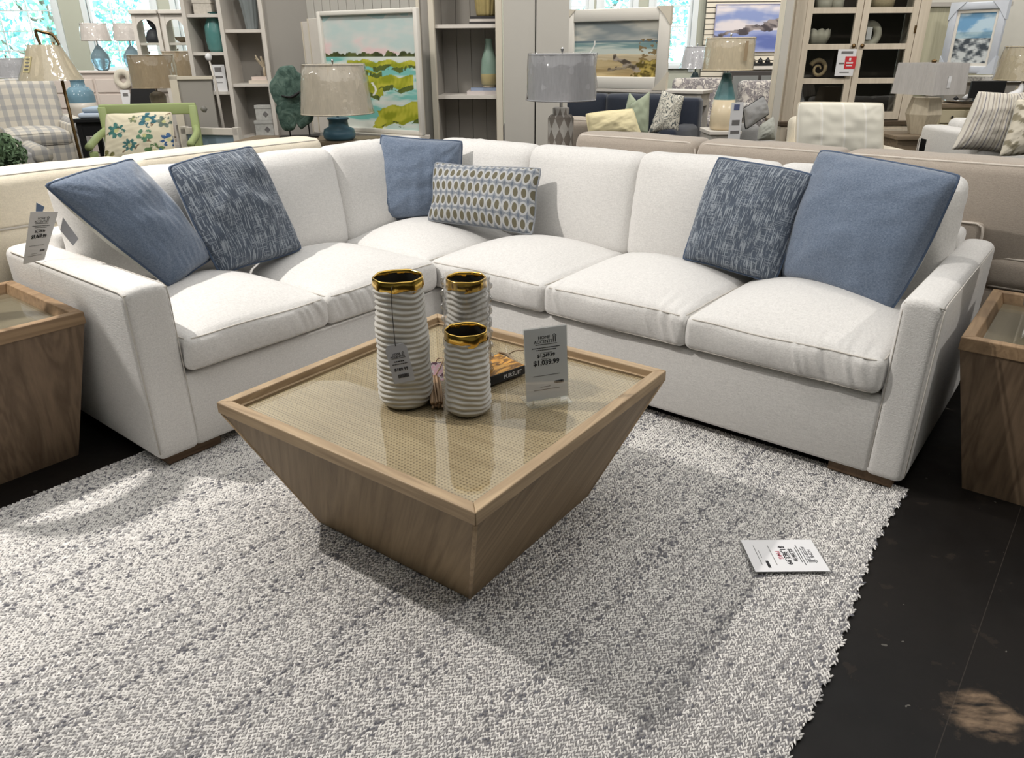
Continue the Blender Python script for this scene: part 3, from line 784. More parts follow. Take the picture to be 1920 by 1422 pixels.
# hang tag on the tall vase
vt = empty('hang_tag', (-.322, 1.945, .613 + TZ - .4525), .05, 'small white hang tag with a price on the tallest vase', 'tag')
tp = [(-.031, -.058), (.031, -.058), (.031, .048), (.022, .060), (-.022, .060), (-.031, .048)]
def hang(VF): return xf(VF, (0, 0, 0), rz=.0, rx=math.radians(88), ry=math.radians(-10))
obj('card', hang(prism(tp, -.0005, .0005)), PAPER_GREY, vt, smooth=False)
p = []; logo(p, .026, .0085); p += [line_of_type(-.022, .022, .0, .002), line_of_type(-.014, .014, .008, .003), xf(mesh_vf(text_mesh('$189.99', .0125, bold=.0004)), (0, -.017, 0)), barcode(-.014, .018, -.043, -.032)]
obj('print', hang((lambda g: (np.asarray(g[0]) + [0, 0, .0011], g[1]))(join(*p))), INK, vt, smooth=False)
obj('string', tube(smooth_path([(-.006, .026, .225), (-.008, .006, .222), (-.010, .002, .20), (-.011, .004, .12), (-.009, 0, .055)], 24), .0011, 5), BLACK, vt)

# ------------------------------------------------------------------ book, twig and bundle on the table
bk = empty('book', (-.078, 2.222, TZ), math.radians(40), 'thick book with a black spine and golden cover behind the vases', 'book')
bw, bd, bh = .20, .135, .030
obj('pages', box(-bw / 2 + .004, bw / 2 - .004, -bd / 2 + .004, bd / 2 - .005, .003, bh - .003), plain('book_pages', (222, 210, 184), .8), bk, smooth=False)
def cover_mat():
    g = G('gold_cover', .5); n1 = g.noise(g.map(g.co(), (6, 18, 1)), 2, 4, .6, 1.); g.col(g.ramp(n1, [(0, (70, 48, 24)), (.42, (120, 84, 36)), (.5, (206, 150, 66)), (.7, (226, 178, 96)), (1, (240, 206, 140))])); return g.m
CV = cover_mat()
obj('cover', join(box(-bw / 2, bw / 2, -bd / 2, bd / 2, bh - .003, bh), box(-bw / 2, bw / 2, -bd / 2, bd / 2, 0, .003)), CV, bk, smooth=False)
spn = obj('spine', box(-bw / 2, bw / 2, -bd / 2 - .003, -bd / 2 + .002, 0, bh), plain('black_spine', (30, 30, 32), .4), bk, smooth=False)
obj('title', xf(mesh_vf(text_mesh('PURSUIT', .020)), (.045, -bd / 2 - .0036, bh * .48), rx=PI / 2), plain('silver_print', (214, 214, 214), .5), spn, smooth=False)
tw = empty('driftwood_twig', (-.045, 2.325, TZ), 0, 'thin dry grey twig lying behind the price sign', 'twig')
DRIFT = wood('driftwood', (96, 80, 62), (176, 156, 128), 0, 0, 2.)
obj('stem', tube(smooth_path([(0, .01, .036), (.03, .0, .030), (.06, -.035, .016), (.10, -.06, .010), (.16, -.085, .008)], 30), np.interp(np.linspace(0, 1, len(smooth_path([(0, 0, 0)] * 5, 30))), [0, .4, 1], [.004, .0065, .003]), 7), DRIFT, tw)
for pts in ([(.03, .0, .030), (.055, .012, .040), (.085, .004, .046)], [(.08, -.05, .012), (.12, -.05, .022), (.165, -.062, .026)], [(.05, -.025, .018), (.075, -.06, .010), (.09, -.085, .006)]):
    obj('branch', tube(smooth_path(pts, 16), .0026, 6), DRIFT, tw)
bd_ = empty('stick_bundle', (-.238, 2.085, TZ), math.radians(8), 'bundle of dried sticks with a pink and white paper label', 'bundle')
STK = wood('dried_sticks', (112, 88, 66), (190, 160, 128), 1, 0, 3.)
for k in range(11):
    r = .0035 + .0012 * (k % 3); px, pz = ((k % 4) - 1.5) * .0095, .005 + (k // 4) * .0085
    obj('stick', tube([(px + random.uniform(-.004, .004), -.105 + random.uniform(-.01, .01), pz), (px, 0, pz + .003), (px * .6, .12 + random.uniform(-.01, .02), pz + .012)], r, 6), STK, bd_)
PINKL = (lambda g: (g.col(g.ramp(g.noise(g.co(), 60, 3), [(0, (84, 56, 76)), (.44, (120, 84, 104)), (.5, (238, 230, 232)), (.62, (236, 190, 208)), (1, (246, 240, 240))])), g.m)[1])(G('pink_label', .5))
obj('label', xf(box(-.028, .024, .0, .001, -.03, .03), (0.004, .075, .042), rx=-.5), PINKL, bd_, smooth=False)
obj('wire_loop', tube(smooth_path([(.0, .06, .03), (.022, .08, .06), (.03, .10, .075), (.012, .11, .07), (.0, .09, .05)], 24), .0022, 5), BLACK if False else STK, bd_)

# ------------------------------------------------------------------ throw pillows on the sectional
def sofa_pillow(pxs, foot_ab, z, face, tilt, **k):
    """quad in a plane through a point of the seat; face = horizontal direction the front looks (a, b), tilt = lean back (deg)"""
    p = W(foot_ab[0], foot_ab[1], z); d = face[0] * A_ + face[1] * B_; d /= np.linalg.norm(d)
    n = d * math.cos(math.radians(tilt)) + np.array([0, 0, 1]) * math.sin(math.radians(tilt))
    return pquad(pxs, p, n)
q = sofa_pillow([(80, 346), (247, 296), (398, 486), (322, 541)], (-1.11, -.40), .54, (.25, 1), 24)
pillow('throw_pillow', q, .21, BLUE, 'large denim blue pillow leaning on the left arm of the white sectional', pinch=-.005, pinch_v=.03, rcorner=.03, seed=3, back_mat=OFFW, pipe_mat=BLUE_PIPE, wrinkle=.009)
q = sofa_pillow([(312, 312), (472, 272), (568, 468), (412, 518)], (-.89, -.43), .55, (.05, 1), 22)
pillow('throw_pillow', q, .20, TWEED, 'blue and white tweed pillow slumped beside the left blue pillow', pinch=.01, rcorner=.04, seed=5, pipe_mat=BLUE_PIPE, wrinkle=.010)
q = sofa_pillow([(713, 252), (868, 264), (862, 412), (706, 412)], (.37, -.57), .565, (-1, .9), 13)
pillow('throw_pillow', q, .21, BLUE, 'denim blue pillow in the corner of the white sectional', pinch=.05, seed=7, back_mat=OFFW, pipe_mat=BLUE_PIPE)
q = sofa_pillow([(815, 304), (1016, 316), (999, 441), (801, 413)], (.42, .15), .55, (-1, .22), 24)
pillow('lumbar_pillow', q, .18, OVALS, 'grey lumbar pillow printed with rows of brown ovals', pinch=.035, seed=9, wrinkle=.006, pipe_mat=fabric('grey_trim', (150, 154, 160)))
q = sofa_pillow([(1347, 293), (1527, 326), (1452, 533), (1278, 487)], (.50, 1.42), .535, (-1, .05), 20)
pillow('throw_pillow', q, .20, TWEED, 'blue and white tweed pillow beside the large right blue pillow', pinch=.01, pinch_v=.045, rcorner=.035, seed=12, wrinkle=.006, pipe_mat=BLUE_PIPE)
q = sofa_pillow([(1537, 279), (1806, 327), (1668, 590), (1462, 522)], (.42, 1.93), .53, (-1, -.28), 22)
pillow('throw_pillow', q, .26, BLUE, 'large denim blue pillow leaning on the right arm of the white sectional', pinch=-.025, pinch_v=.05, rcorner=.035, seed=14, wrinkle=.006, back_mat=OFFW, pipe_mat=BLUE_PIPE)

# price tags hanging over the left arm
tg0 = atz((60, 490), .705)
def card_quad(name, pxs, Y, th, mat, parent, base):
    q = [on_plane(p, (0, Y, 0), (0, 1, 0)) - base for p in pxs]
    V = [v for v in q] + [v + np.array([0, th, 0]) for v in q]
    return obj(name, (V, [(0, 1, 2, 3), (7, 6, 5, 4), (0, 4, 5, 1), (1, 5, 6, 2), (2, 6, 7, 3), (3, 7, 4, 0)]), mat, parent, smooth=False), q
at_ = empty('price_tag', tg0, 0, 'white price tag hanging over the left sofa arm', 'tag')
_, q = card_quad('card', [(57, 397), (109, 397), (83, 487), (43, 496)], tg0[1], .001, PAPER, at_, tg0)
q = np.array(q)
def onto(g):   # sheet plane (-.5...5) onto the hanging card
    P = np.asarray(g[0]); u, v = P[:, 0] + .5, P[:, 1] + .5
    return (q[3] * ((1 - u) * (1 - v))[:, None] + q[2] * (u * (1 - v))[:, None] + q[1] * (u * v)[:, None] + q[0] * ((1 - u) * v)[:, None]) + np.array([0, -.0012, 0]), g[1]
for mt, g in sheet_print(.136, .222, '$6,149.99', '$5,069.99'):
    g = (np.asarray(g[0]) / np.array([.136, .222, 1]) , g[1]); obj('print', onto(g), mt, at_, smooth=False)
card_quad('tag_ticket', [(118, 408), (147, 448), (137, 461), (113, 432)], tg0[1] - .02, .001, PAPER_GREY, at_, tg0)
card_quad('blue_ticket', [(68, 380), (83, 388), (79, 400), (67, 397)], tg0[1] + .01, .001, plain('blue_card', (120, 140, 172), .5), at_, tg0)

# ================================================================== background: sofas behind the sectional
def box_sofa(name, loc, rz, L, D, label, mat, pipe, n, arm_w=.2, arm_h=.62, back_h=.78, cush_top=.99, seat_z=.46, cat='sofa', foot=WOOD_FOOT, piping=.005, seed=50, ends=(1, 1), spans=None, seatm=None, thick=.2):
    """straight sofa; local x along its length (0..L), back at y = 0, front towards +y"""
    s = empty(name, loc, rz, label, cat)
    x0, x1 = (arm_w if ends[0] else 0), L - (arm_w if ends[1] else 0)
    obj('frame', box(0.01, L - .01, .03, D - .02, .06, .34, .02), mat, s)
    obj('back_frame', box(0, L, 0, .17, .06, back_h, .03, 3), mat, s)
    if pipe: obj('piping', tube([(.004, .0, .1), (.004, .0, back_h - .05), (.012, .0, back_h - .02), (.035, .003, back_h - .008), (L * .5, .003, back_h - .008), (L - .035, .003, back_h - .008), (L - .012, .0, back_h - .02), (L - .004, .0, back_h - .05), (L - .004, .0, .1)], .005, 6), pipe, s)
    for e, xa in ((ends[0], 0), (ends[1], L - arm_w)):
        if e:
            V, F = rbox_grid(arm_w, D, arm_h - .06, .04, (5, 10, 8)); obj('arm', (soften(V, arm_w, D, arm_h - .06, .04) + [xa + arm_w / 2, D / 2, .06 + (arm_h - .06) / 2], F), mat, s)
    for fx in (.06, L - .12):
        for fy in (.05, D - .12): obj('foot', box(fx, fx + .06, fy, fy + .06, 0, .062), foot, s)
    sp_ = spans or [(x0 + (x1 - x0) * i / n, x0 + (x1 - x0) * (i + 1) / n) for i in range(n)]
    for i, (c0, c1) in enumerate(sp_):
        w = c1 - c0
        b, p = cushion(w - .004, D - .2, .15, .04, .04, .012, .003, seed + i, (12, 12, 5), 0)
        obj('seat_cushion', xf(b, ((c0 + c1) / 2, .18 + (D - .2) / 2, seat_z - .14)), seatm or mat, s)
        hgt = cush_top - seat_z
        b, p = cushion(w - .004, hgt, thick, .045, .03, .012, .003, seed + 9 + i, (16, 12, 6), piping, under=.8, corner=.015)
        def up(VF):
            V = np.asarray(VF[0]); V = np.stack([V[:, 0] + (c0 + c1) / 2, -V[:, 2] + .08 + thick, V[:, 1] + hgt / 2 + seat_z], 1); V[:, 1] -= (V[:, 2] - seat_z) * .12; return V, VF[1]
        o = obj('back_cushion', up(b), mat, s)
        if p and pipe: obj('piping', up(p), pipe, o)
    return s
# greige sofa behind the right wing (faces away); local +x = +b, back towards the camera side
rzB = TH - PI / 2
gs = box_sofa('greige_sofa', W(1.13, -.02), rzB, 2.14, .95, 'greige sofa with pale piping backing onto the right wing of the white sectional', GREIGE, GREIGE_PIPE, 3, back_h=.76, cush_top=1.0, seed=60, ends=(0, 0), spans=[(.02, .78), (.78, 1.50), (1.50, 2.36)], thick=.24)
b, p = cushion(.62, .80, .16, .045, .03, .01, .004, 66, (14, 14, 6), .005)
am = obj('end_cushion', xf(b, (2.14 + .33, .44, .47)), GREIGE, gs); obj('piping', xf(p, (2.14 + .33, .44, .47)), GREIGE_PIPE, am)
obj('end_base', box(2.145, 2.76, .05, .83, .06, .475, .02), GREIGE, gs)
# cream sofa behind the left wing (faces away); local +x = -a
rzA = TH + PI
csf = box_sofa('cream_sofa', W(.28 - 2.3, -1.085), TH, 2.3, .95, 'cream sofa backing onto the left wing of the white sectional', LINEN_CREAM, SEAM, 2, back_h=.775, cush_top=.985, seed=70, ends=(1, 0), spans=[(.10, 1.17), (1.17, 2.26)], thick=.24, piping=.003)

# ================================================================== far walls, windows, outdoors
FRAMEW = plain('white_window_frame', (214, 220, 222), .5, var=.02)
openings = [(-8.9, -7.48), (-6.93, -5.86), (-5.47, -4.6), (.98, 1.30), (1.52, 2.03), (2.38, 3.02)]
SILL, LINTEL = 1.18, 3.0
xs = [XL] + [v for o in openings for v in o] + [XR]
pieces = [box(xs[i], xs[i + 1], YB, YB + .2, 0, CEIL) for i in range(0, len(xs), 2)]
for o in openings: pieces += [box(o[0], o[1], YB, YB + .2, 0, SILL), box(o[0], o[1], YB, YB + .2, LINTEL, CEIL)]
struct('wall_back', join(*pieces), WALLP)
for i, (x0, x1) in enumerate(openings):
    w = empty('window_%d' % (i + 1), ((x0 + x1) / 2, YB + .06, SILL), 0); tag(w, kind='structure')
    hw, H = (x1 - x0) / 2, LINTEL - SILL; t = .05
    for nm, bx_ in (('frame_stile', (-hw, -hw + t)), ('frame_stile', (hw - t, hw))): obj(nm, box(bx_[0], bx_[1], -.05, .05, 0, H), FRAMEW, w, smooth=False)
    obj('frame_rail', box(-hw, hw, -.05, .05, 0, t), FRAMEW, w, smooth=False); obj('frame_rail', box(-hw, hw, -.05, .05, H - t, H), FRAMEW, w, smooth=False)
    nc = 3 if hw > .4 else 1
    for k in range(1, nc): x = -hw + 2 * hw * k / nc; obj('muntin', box(x - .009, x + .009, -.012, .012, t, H - t), FRAMEW, w, smooth=False)
    for k in range(1, 6): obj('muntin', box(-hw + t, hw - t, -.010, .010, H * k / 6 - .009, H * k / 6 + .009), FRAMEW, w, smooth=False)
    for c in range(nc):
        a0, a1 = -hw + 2 * hw * c / nc, -hw + 2 * hw * (c + 1) / nc
        obj('pane', box(a0 + .01, a1 - .01, -.003, .003, t, H - t), GLASS, w, smooth=False)
    obj('window_casing', box(-hw - .09, -hw, -.085, -.05, -.09, H + .09), FRAMEW, w, smooth=False); obj('window_casing', box(hw, hw + .09, -.085, -.05, -.09, H + .09), FRAMEW, w, smooth=False)
    obj('window_sill', box(-hw - .1, hw + .1, -.12, -.0, -.04, 0), FRAMEW, w, smooth=False)
struct('ground_outside', box(-30, 30, YB + .25, 45, -.3, -.2), plain('pale_paving', (190, 200, 196), .9))
LEAF = [plain('leaf_green_%d' % k, c, .5, var=.25, scale=4) for k, c in enumerate([(140, 180, 160), (104, 160, 166), (170, 204, 176)])]
BARK = plain('bark', (110, 96, 84), .9)
def tree(x, y, h, r, seed, label, n=1500):
    g_ = np.random.default_rng(seed); t = empty('leafy_tree', (x, y, -.2), 0, label, 'tree', 'trees outside the windows')
    obj('trunk', tube(smooth_path([(0, 0, 0), (.08, 0, h * .3), (-.05, .05, h * .55), (.05, 0, h * .8)], 14), np.linspace(.14, .04, len(smooth_path([(0, 0, 0)] * 4, 14))), 7), BARK, t)
    for k in range(7):
        a = g_.uniform(0, 6.28); z = h * g_.uniform(.3, .6); e = np.array([math.cos(a) * r * .8, math.sin(a) * r * .8, z + h * .2])
        obj('branch', tube(smooth_path([(0, 0, z), e * .5 + [0, 0, z * .3], e], 10), .03, 5), BARK, t)
    for c in range(3):
        d = g_.normal(size=(n, 3)); d /= np.linalg.norm(d, axis=1)[:, None]
        P = d * (g_.uniform(.35, 1, n) ** .5)[:, None] * [r, r, h * .42] + [0, 0, h * .55]
        u = g_.normal(size=(n, 3)); u /= np.linalg.norm(u, axis=1)[:, None]; v = np.cross(u, g_.normal(size=(n, 3))); v /= np.linalg.norm(v, axis=1)[:, None]
        s = g_.uniform(.05, .11, n)[:, None]
        V = np.stack([P - u * s, P + v * s * .5, P + u * s, P - v * s * .5], 1).reshape(-1, 3)
        tag(obj('leaves', (V, np.arange(4 * n).reshape(n, 4)), LEAF[c], t, smooth=False), kind='stuff')
tree(-9.6, 17, 5.0, 1.9, 1, 'leafy tree seen through the far left window'); tree(-6.2, 20, 5.4, 2.0, 2, 'leafy tree seen through the window beside the white chest')
tree(1.9, 18, 5.2, 2.4, 3, 'leafy tree seen through the narrow windows above the beach painting')

# partition walls of the display alcove
GREYP = plain('grey_board', (158, 154, 148), .75, var=.04, scale=4)
GREYL = plain('light_grey_paint', (190, 187, 180), .7, var=.03, scale=5)
CREAMP = plain('cream_trim', (214, 206, 190), .6, var=.03, scale=8)
WHITEP = plain('whitewashed_wood', (216, 210, 202), .6, var=.06, scale=9)
pA, pB = atY((578, 50), 8.3), atY((786, 30), 7.4)          # panel wall runs between these two
pw = empty('wall_partition', (pA[0], pA[1], 0), math.atan2(pB[1] - pA[1], pB[0] - pA[0])); tag(pw, kind='structure')
plen = math.hypot(*(pB - pA)[:2]); npl = 13
obj('backing', box(-.0, plen, .03, .10, 0, 3.2), GREYP, pw, smooth=False)
pm = mesh_data('plank', *box(.004, plen / npl - .004, 0, .03, 0, 3.2, .003, 1), False, GREYL)
for k in range(npl): link('plank', pm, pw, (plen * k / npl, 0, 0))
bcr = atY((482, 100), 8.3)
struct('wall_partition_side', box(bcr[0] + .06, pA[0] + .12, 8.32, 8.42, 0, 3.2), GREYP)

# ------------------------------------------------------------------ grey built-in case in the middle
c0, c1, c2, c3 = atY((788, 100), 7.4), atY((820, 100), 7.4), atY((930, 100), 7.2), atY((940, 100), 7.2)
bkc = empty('built_in_bookcase', (c0[0], 7.3, 0), math.radians(-4), 'grey built-in bookcase with two shelves in the middle of the display', 'bookcase')
X1, X2, X3 = c1[0] - c0[0], c2[0] - c0[0], c3[0] - c0[0]
obj('side_panel', box(.02, X1 - .03, -.02, .10, 0, 3.2), GREYP, bkc, smooth=False)
obj('stile', box(.0, .03, -.05, -.01, 0, 3.2, .004, 1), CREAMP, bkc, smooth=False); obj('stile', box(X1 - .05, X1, -.05, .02, 0, 3.2, .004, 1), CREAMP, bkc, smooth=False)
obj('stile', box(X2, X3 + .01, -.03, .03, 0, 3.2, .004, 1), CREAMP, bkc, smooth=False)
obj('backing', box(X1, X2, .424, .44, 0, 3.2), GREYP, bkc, smooth=False)
for k in range(4): obj('back_board', box(X1 + (X2 - X1) * k / 4 + .002, X1 + (X2 - X1) * (k + 1) / 4 - .002, .40, .42, 0, 3.2), GREYP, bkc, smooth=False)
obj('side_panel', box(X1 - .02, X1, .02, .42, 0, 3.2), GREYP, bkc, smooth=False); obj('side_panel', box(X2, X2 + .02, .03, .42, 0, 3.2), GREYP, bkc, smooth=False)
shz = [atY((875, 178), 7.35)[2], atY((872, 46), 7.35)[2]]
for z in shz + [shz[0] - .62, shz[1] + .62]: obj('shelf', box(X1, X2, .0, .40, z - .03, z), WHITEP, bkc, smooth=False)
def on_case(px, z, dy=.15):
    p = atY((px, 100), 7.35); return (p[0], 7.3 + dy, z)
# column beside it
cR = atY((1066, 100), 7.2)
struct('wall_column', join(box(c3[0] + .02, cR[0] - .30, 7.24, 7.7, 0, 3.2), box(cR[0] - .29, cR[0] + .0, 7.22, 7.72, 0, 3.2)), GREYL)

# ------------------------------------------------------------------ small things helpers
def stack_books(loc, rz, specs, labels, group, z0=0):
    z = loc[2]
    for (w, d, h, cov), lab in zip(specs, labels):
        o = empty('book', (loc[0], loc[1], z), rz + random.uniform(-.08, .08), lab, 'book', group)
        obj('pages', box(-w / 2 + .004, w / 2 - .004, -d / 2 + .003, d / 2 - .003, .002, h - .002), plain('pages', (226, 218, 200), .8), o, smooth=False)
        m_ = plain('book_cover', cov, .5)
        obj('cover', join(box(-w / 2, w / 2, -d / 2, d / 2, h - .003, h), box(-w / 2, w / 2, -d / 2, d / 2, 0, .003)), m_, o, smooth=False)
        obj('spine', box(-w / 2, w / 2, -d / 2 - .003, -d / 2, 0, h), m_, o, smooth=False)
        z += h + .0008
    return z
def shade_geo(r0, r1, h, seg=48, pleat=0.0):
    def fn(R, Z, t): return R * (1 + pleat * np.sin(t * 40)), Z
    return lathe([(r0, 0), (r0 + (r1 - r0) * .33, h * .33), (r0 + (r1 - r0) * .66, h * .66), (r1, h)], seg, False, fn), lathe([(r0 * .985, .003), (r1 * .985, h - .003)], seg, False, fn)
SHADE = {}
def shade_mat(name, c):
    if name not in SHADE:
        g = G(name, .75, 0, .3); v = g.co(); f = g.noise(g.map(v, (90, 90, 14)), 1, 3); f2 = g.noise(g.map(v, (14, 14, 2)), 1, 3)
        k = g.math('MULTIPLY_ADD', g.math('ADD', f, f2), .9, -.4, clamp=True); b = lin(c)
        g.col(g.mix(k, tuple(x * .78 for x in b[:3]) + (1,), tuple(min(1, x * 1.12) for x in b[:3]) + (1,))); g.bump(f, .2, .002); SHADE[name] = g.m
    return SHADE[name]
WRAP = clear('cellophane_wrap', (1, 1, 1), .08, 1.1, wav=16, add=.03)
def lamp(loc, label, shade, base, base_mat, shade_m, rz=0, wrap=True, extra=None, tagged=False, square=None):
    """shade = (r_bottom, r_top, height, z of its lower edge); base = lathe profile"""
    l = empty('table_lamp', loc, rz, label, 'lamp', 'table lamps on display')
    r0, r1, h, z = shade
    if base is not None: obj('base', lathe(base, 36), base_mat, l)
    zb = base[-1][1] if base is not None else z - .05
    obj('stem', tube([(0, 0, zb - .01), (0, 0, z + h * .9)], .011, 8), CHROME, l)
    if square is None:
        o_, i_ = shade_geo(r0, r1, h)
        s = obj('shade', xf(join(o_, (i_[0], [f[::-1] for f in i_[1]])), (0, 0, z)), shade_m, l)
        for rr_, zz_ in ((r0, z), (r1, z + h)): obj('rim_band', tube([(rr_ * math.cos(a), rr_ * math.sin(a), zz_) for a in np.linspace(0, 2 * PI, 48, endpoint=False)], .005, 5, True), shade_m, s)
        if wrap:
            def fn(R, Z, t): return R * 1.025 + .006 * np.sin(t * 5 + Z * 30) + .004 * np.sin(t * 13 - Z * 50), Z
            obj('plastic_wrap', xf(lathe([(r0, -.004), (r0 * .7 + r1 * .3, h * .3), (r0 * .35 + r1 * .65, h * .65), (r1, h + .008), (r1 * .9, h + .012)], 60, False, fn), (0, 0, z)), WRAP, s)
    obj('finial', lathe([(.004, z + h - .01), (.005, z + h + .015), (.012, z + h + .028), (.006, z + h + .042), (.0002, z + h + .046)], 12), CHROME, l)
    return l
def stand_table(name, loc, rz, w, d, h, mat, label, cat='table', legs=True, drawer=False, top=.035):
    t = empty(name, loc, rz, label, cat)
    obj('table_top', box(-w / 2, w / 2, -d / 2, d / 2, h - top, h, .004, 1), mat, t, smooth=False)
    for sx in (-1, 1):
        for sy in (-1, 1): obj('leg', box(sx * (w / 2 - .05) - .025, sx * (w / 2 - .05) + .025, sy * (d / 2 - .05) - .025, sy * (d / 2 - .05) + .025, 0, h - top, .003, 1), mat, t, smooth=False)
    obj('apron', box(-w / 2 + .03, w / 2 - .03, -d / 2 + .03, d / 2 - .03, h - top - .13, h - top), mat, t, smooth=False)
    if drawer:
        for k in range(2):
            x0 = -w / 2 + .06 + k * (w - .12) / 2; dr = obj('drawer_front', box(x0 + .01, x0 + (w - .12) / 2 - .01, -d / 2 + .018, -d / 2 + .032, h - top - .12, h - top - .012, .003, 1), mat, t, smooth=False)
            obj('knob', lathe([(.004, 0), (.012, .01), (.0001, .022)], 10), BLACK, dr, loc=(x0 + (w - .12) / 4, -d / 2 + .018, h - top - .066), rot=(PI / 2, 0, 0))
    return t
def picture(name, pl, pr, z0, z1, label, painter, frame_m, fw=.07, fd=.045, n=(90, 90), liner=None, cat='painting', corner_m=None):
    """framed picture whose left and right edges stand over world points pl, pr (seen from the camera)"""
    pl, pr = np.asarray(pl, float), np.asarray(pr, float); w = math.hypot(pr[0] - pl[0], pr[1] - pl[1])
    c = (pl + pr) / 2; h = z1 - z0
    o = empty(name, (c[0], c[1], z0), math.atan2(pr[1] - pl[1], pr[0] - pl[0]), label, cat)
    hw = w / 2
    for sx in (-1, 1): x = sx * (hw - fw / 2); obj('frame_side', box(x - fw / 2, x + fw / 2, -fd, 0, 0, h, .008, 2), frame_m, o)
    for zz in (fw / 2, h - fw / 2): obj('frame_rail', box(-hw + fw, hw - fw, -fd, 0, zz - fw / 2, zz + fw / 2, .008, 2), frame_m, o)
    if liner:
        f2 = fw + .03
        for sx in (-1, 1): x = sx * (hw - fw - .015); obj('liner', box(x - .015, x + .015, -fd * .6, -.002, fw, h - fw), liner, o, smooth=False)
        for zz in (fw + .015, h - fw - .015): obj('liner', box(-hw + f2, hw - f2, -fd * .6, -.002, zz - .015, zz + .015), liner, o, smooth=False)
    else: f2 = fw
    if corner_m:
        for sx in (-1, 1):
            for sz in (0, 1): 
                q = [(sx * (hw + .006), (h + .006) if sz else -.006), (sx * (hw - .16), (h + .006) if sz else -.006), (sx * (hw - .07), (h - .08) if sz else .08), (sx * (hw + .006), (h - .18) if sz else .18)]
                V = [(x, -fd - .006, z) for x, z in q] + [(x, .004, z) for x, z in q]
                obj('corner_guard', (V, [(0, 1, 2, 3), (7, 6, 5, 4), (0, 4, 5, 1), (1, 5, 6, 2), (2, 6, 7, 3), (3, 7, 4, 0)]), corner_m, o, smooth=False)
    u, v, F = grid(*n); x = -hw + f2 + u * (w - 2 * f2); z = f2 + v * (h - 2 * f2)
    V = np.stack([x, np.full_like(x, -.018), z], 1)
    V2 = V.copy(); V2[:, 1] = -.006
    nn = n[0] * n[1]; bnd = [0, n[0] - 1, nn - 1, nn - n[0]]
    Fs = F + [(bnd[0], bnd[3], bnd[3] + nn, bnd[0] + nn), (bnd[1], bnd[1] + nn, bnd[2] + nn, bnd[2]), (bnd[0] + nn, bnd[3] + nn, bnd[2] + nn, bnd[1] + nn)]
    C = np.clip(painter(u, v), 0, 255) / 255.; C = np.where(C <= .04045, C / 12.92, ((C + .055) / 1.055) ** 2.4)
    obj('canvas', (np.r_[V, V2], Fs), CANVAS, o, smooth=False, colors=np.r_[C, C])
    return o
CANVAS = vcol('painted_canvas', .55, (220, .15))
def mixc(a, b, t): t = np.clip(t, 0, 1)[:, None]; return np.asarray(a, float) * (1 - t) + np.asarray(b, float) * t
def sst(x, a, b): t = np.clip((x - a) / (b - a), 0, 1); return t * t * (3 - 2 * t)

def X_(px, Y, py=180): return float(atY((px, py), Y)[0])
def Z_(py, Y, px=960): return float(atY((px, py), Y)[2])
# ------------------------------------------------------------------ paintings
def marsh(u, v):
    P = np.stack([u, v], 1); n1 = vnoise(P * [1, 1.6], 9, 1, 4); n2 = vnoise(P * [1, 5], 7, 2, 4); n3 = vnoise(P, 34, 3, 3)
    c = mixc((196, 214, 212), (232, 222, 218), .5 + .9 * n1)
    c = mixc(c, (150, 196, 198), sst(v, .8, 1.05) * (n1 > .05) * .8); c = mixc(c, (236, 204, 206), sst(n1, .1, .5) * sst(v, .95, .7) * .7)
    w = mixc((176, 214, 208), (226, 232, 226), .5 + 1.1 * n2); w = mixc(w, (112, 190, 182), sst(-n2, .05, .35) * .8)
    c = np.where((v < .66)[:, None], w, c)
    tree_ = (v > .64) & (v < .675 + .018 * vnoise(P[:, :1], 40, 4, 3)); c = np.where(tree_[:, None], mixc((64, 72, 40), (96, 104, 56), .5 + n3), c)
    def band(y0, y1, x0, x1, sl=0.):
        yy = v - sl * (u - .5) + .018 * vnoise(P[:, :1], 22, 7, 3); return (yy > y0) & (yy < y1) & (u + .04 * n2 > x0) & (u < x1)
    for (y0, y1, x0, x1, sl) in [(.55, .61, .25, 1.1, -.02), (.49, .52, .0, .62, 0), (.36, .47, .30, .95, .02), (.0, .17, .52, 1.1, .18), (.30, .37, .45, .62, 0)]:
        g_ = mixc((150, 158, 40), (196, 194, 70), .5 + n3 + .5 * n2); k = band(y0, y1, x0, x1, sl); c = np.where(k[:, None], g_, c)
        k2 = band(y0 - .025, y0 + .02, x0, x1, sl) & (n3 > -.1); c = np.where(k2[:, None], mixc((62, 78, 40), (96, 110, 50), .5 + n3), c)
    eg = (np.abs(u - .52 - .02 * np.sin(v * 40)) < .012) & (v > .30) & (v < .42); c = np.where(eg[:, None], np.array([238, 238, 232.]), c)
    return c
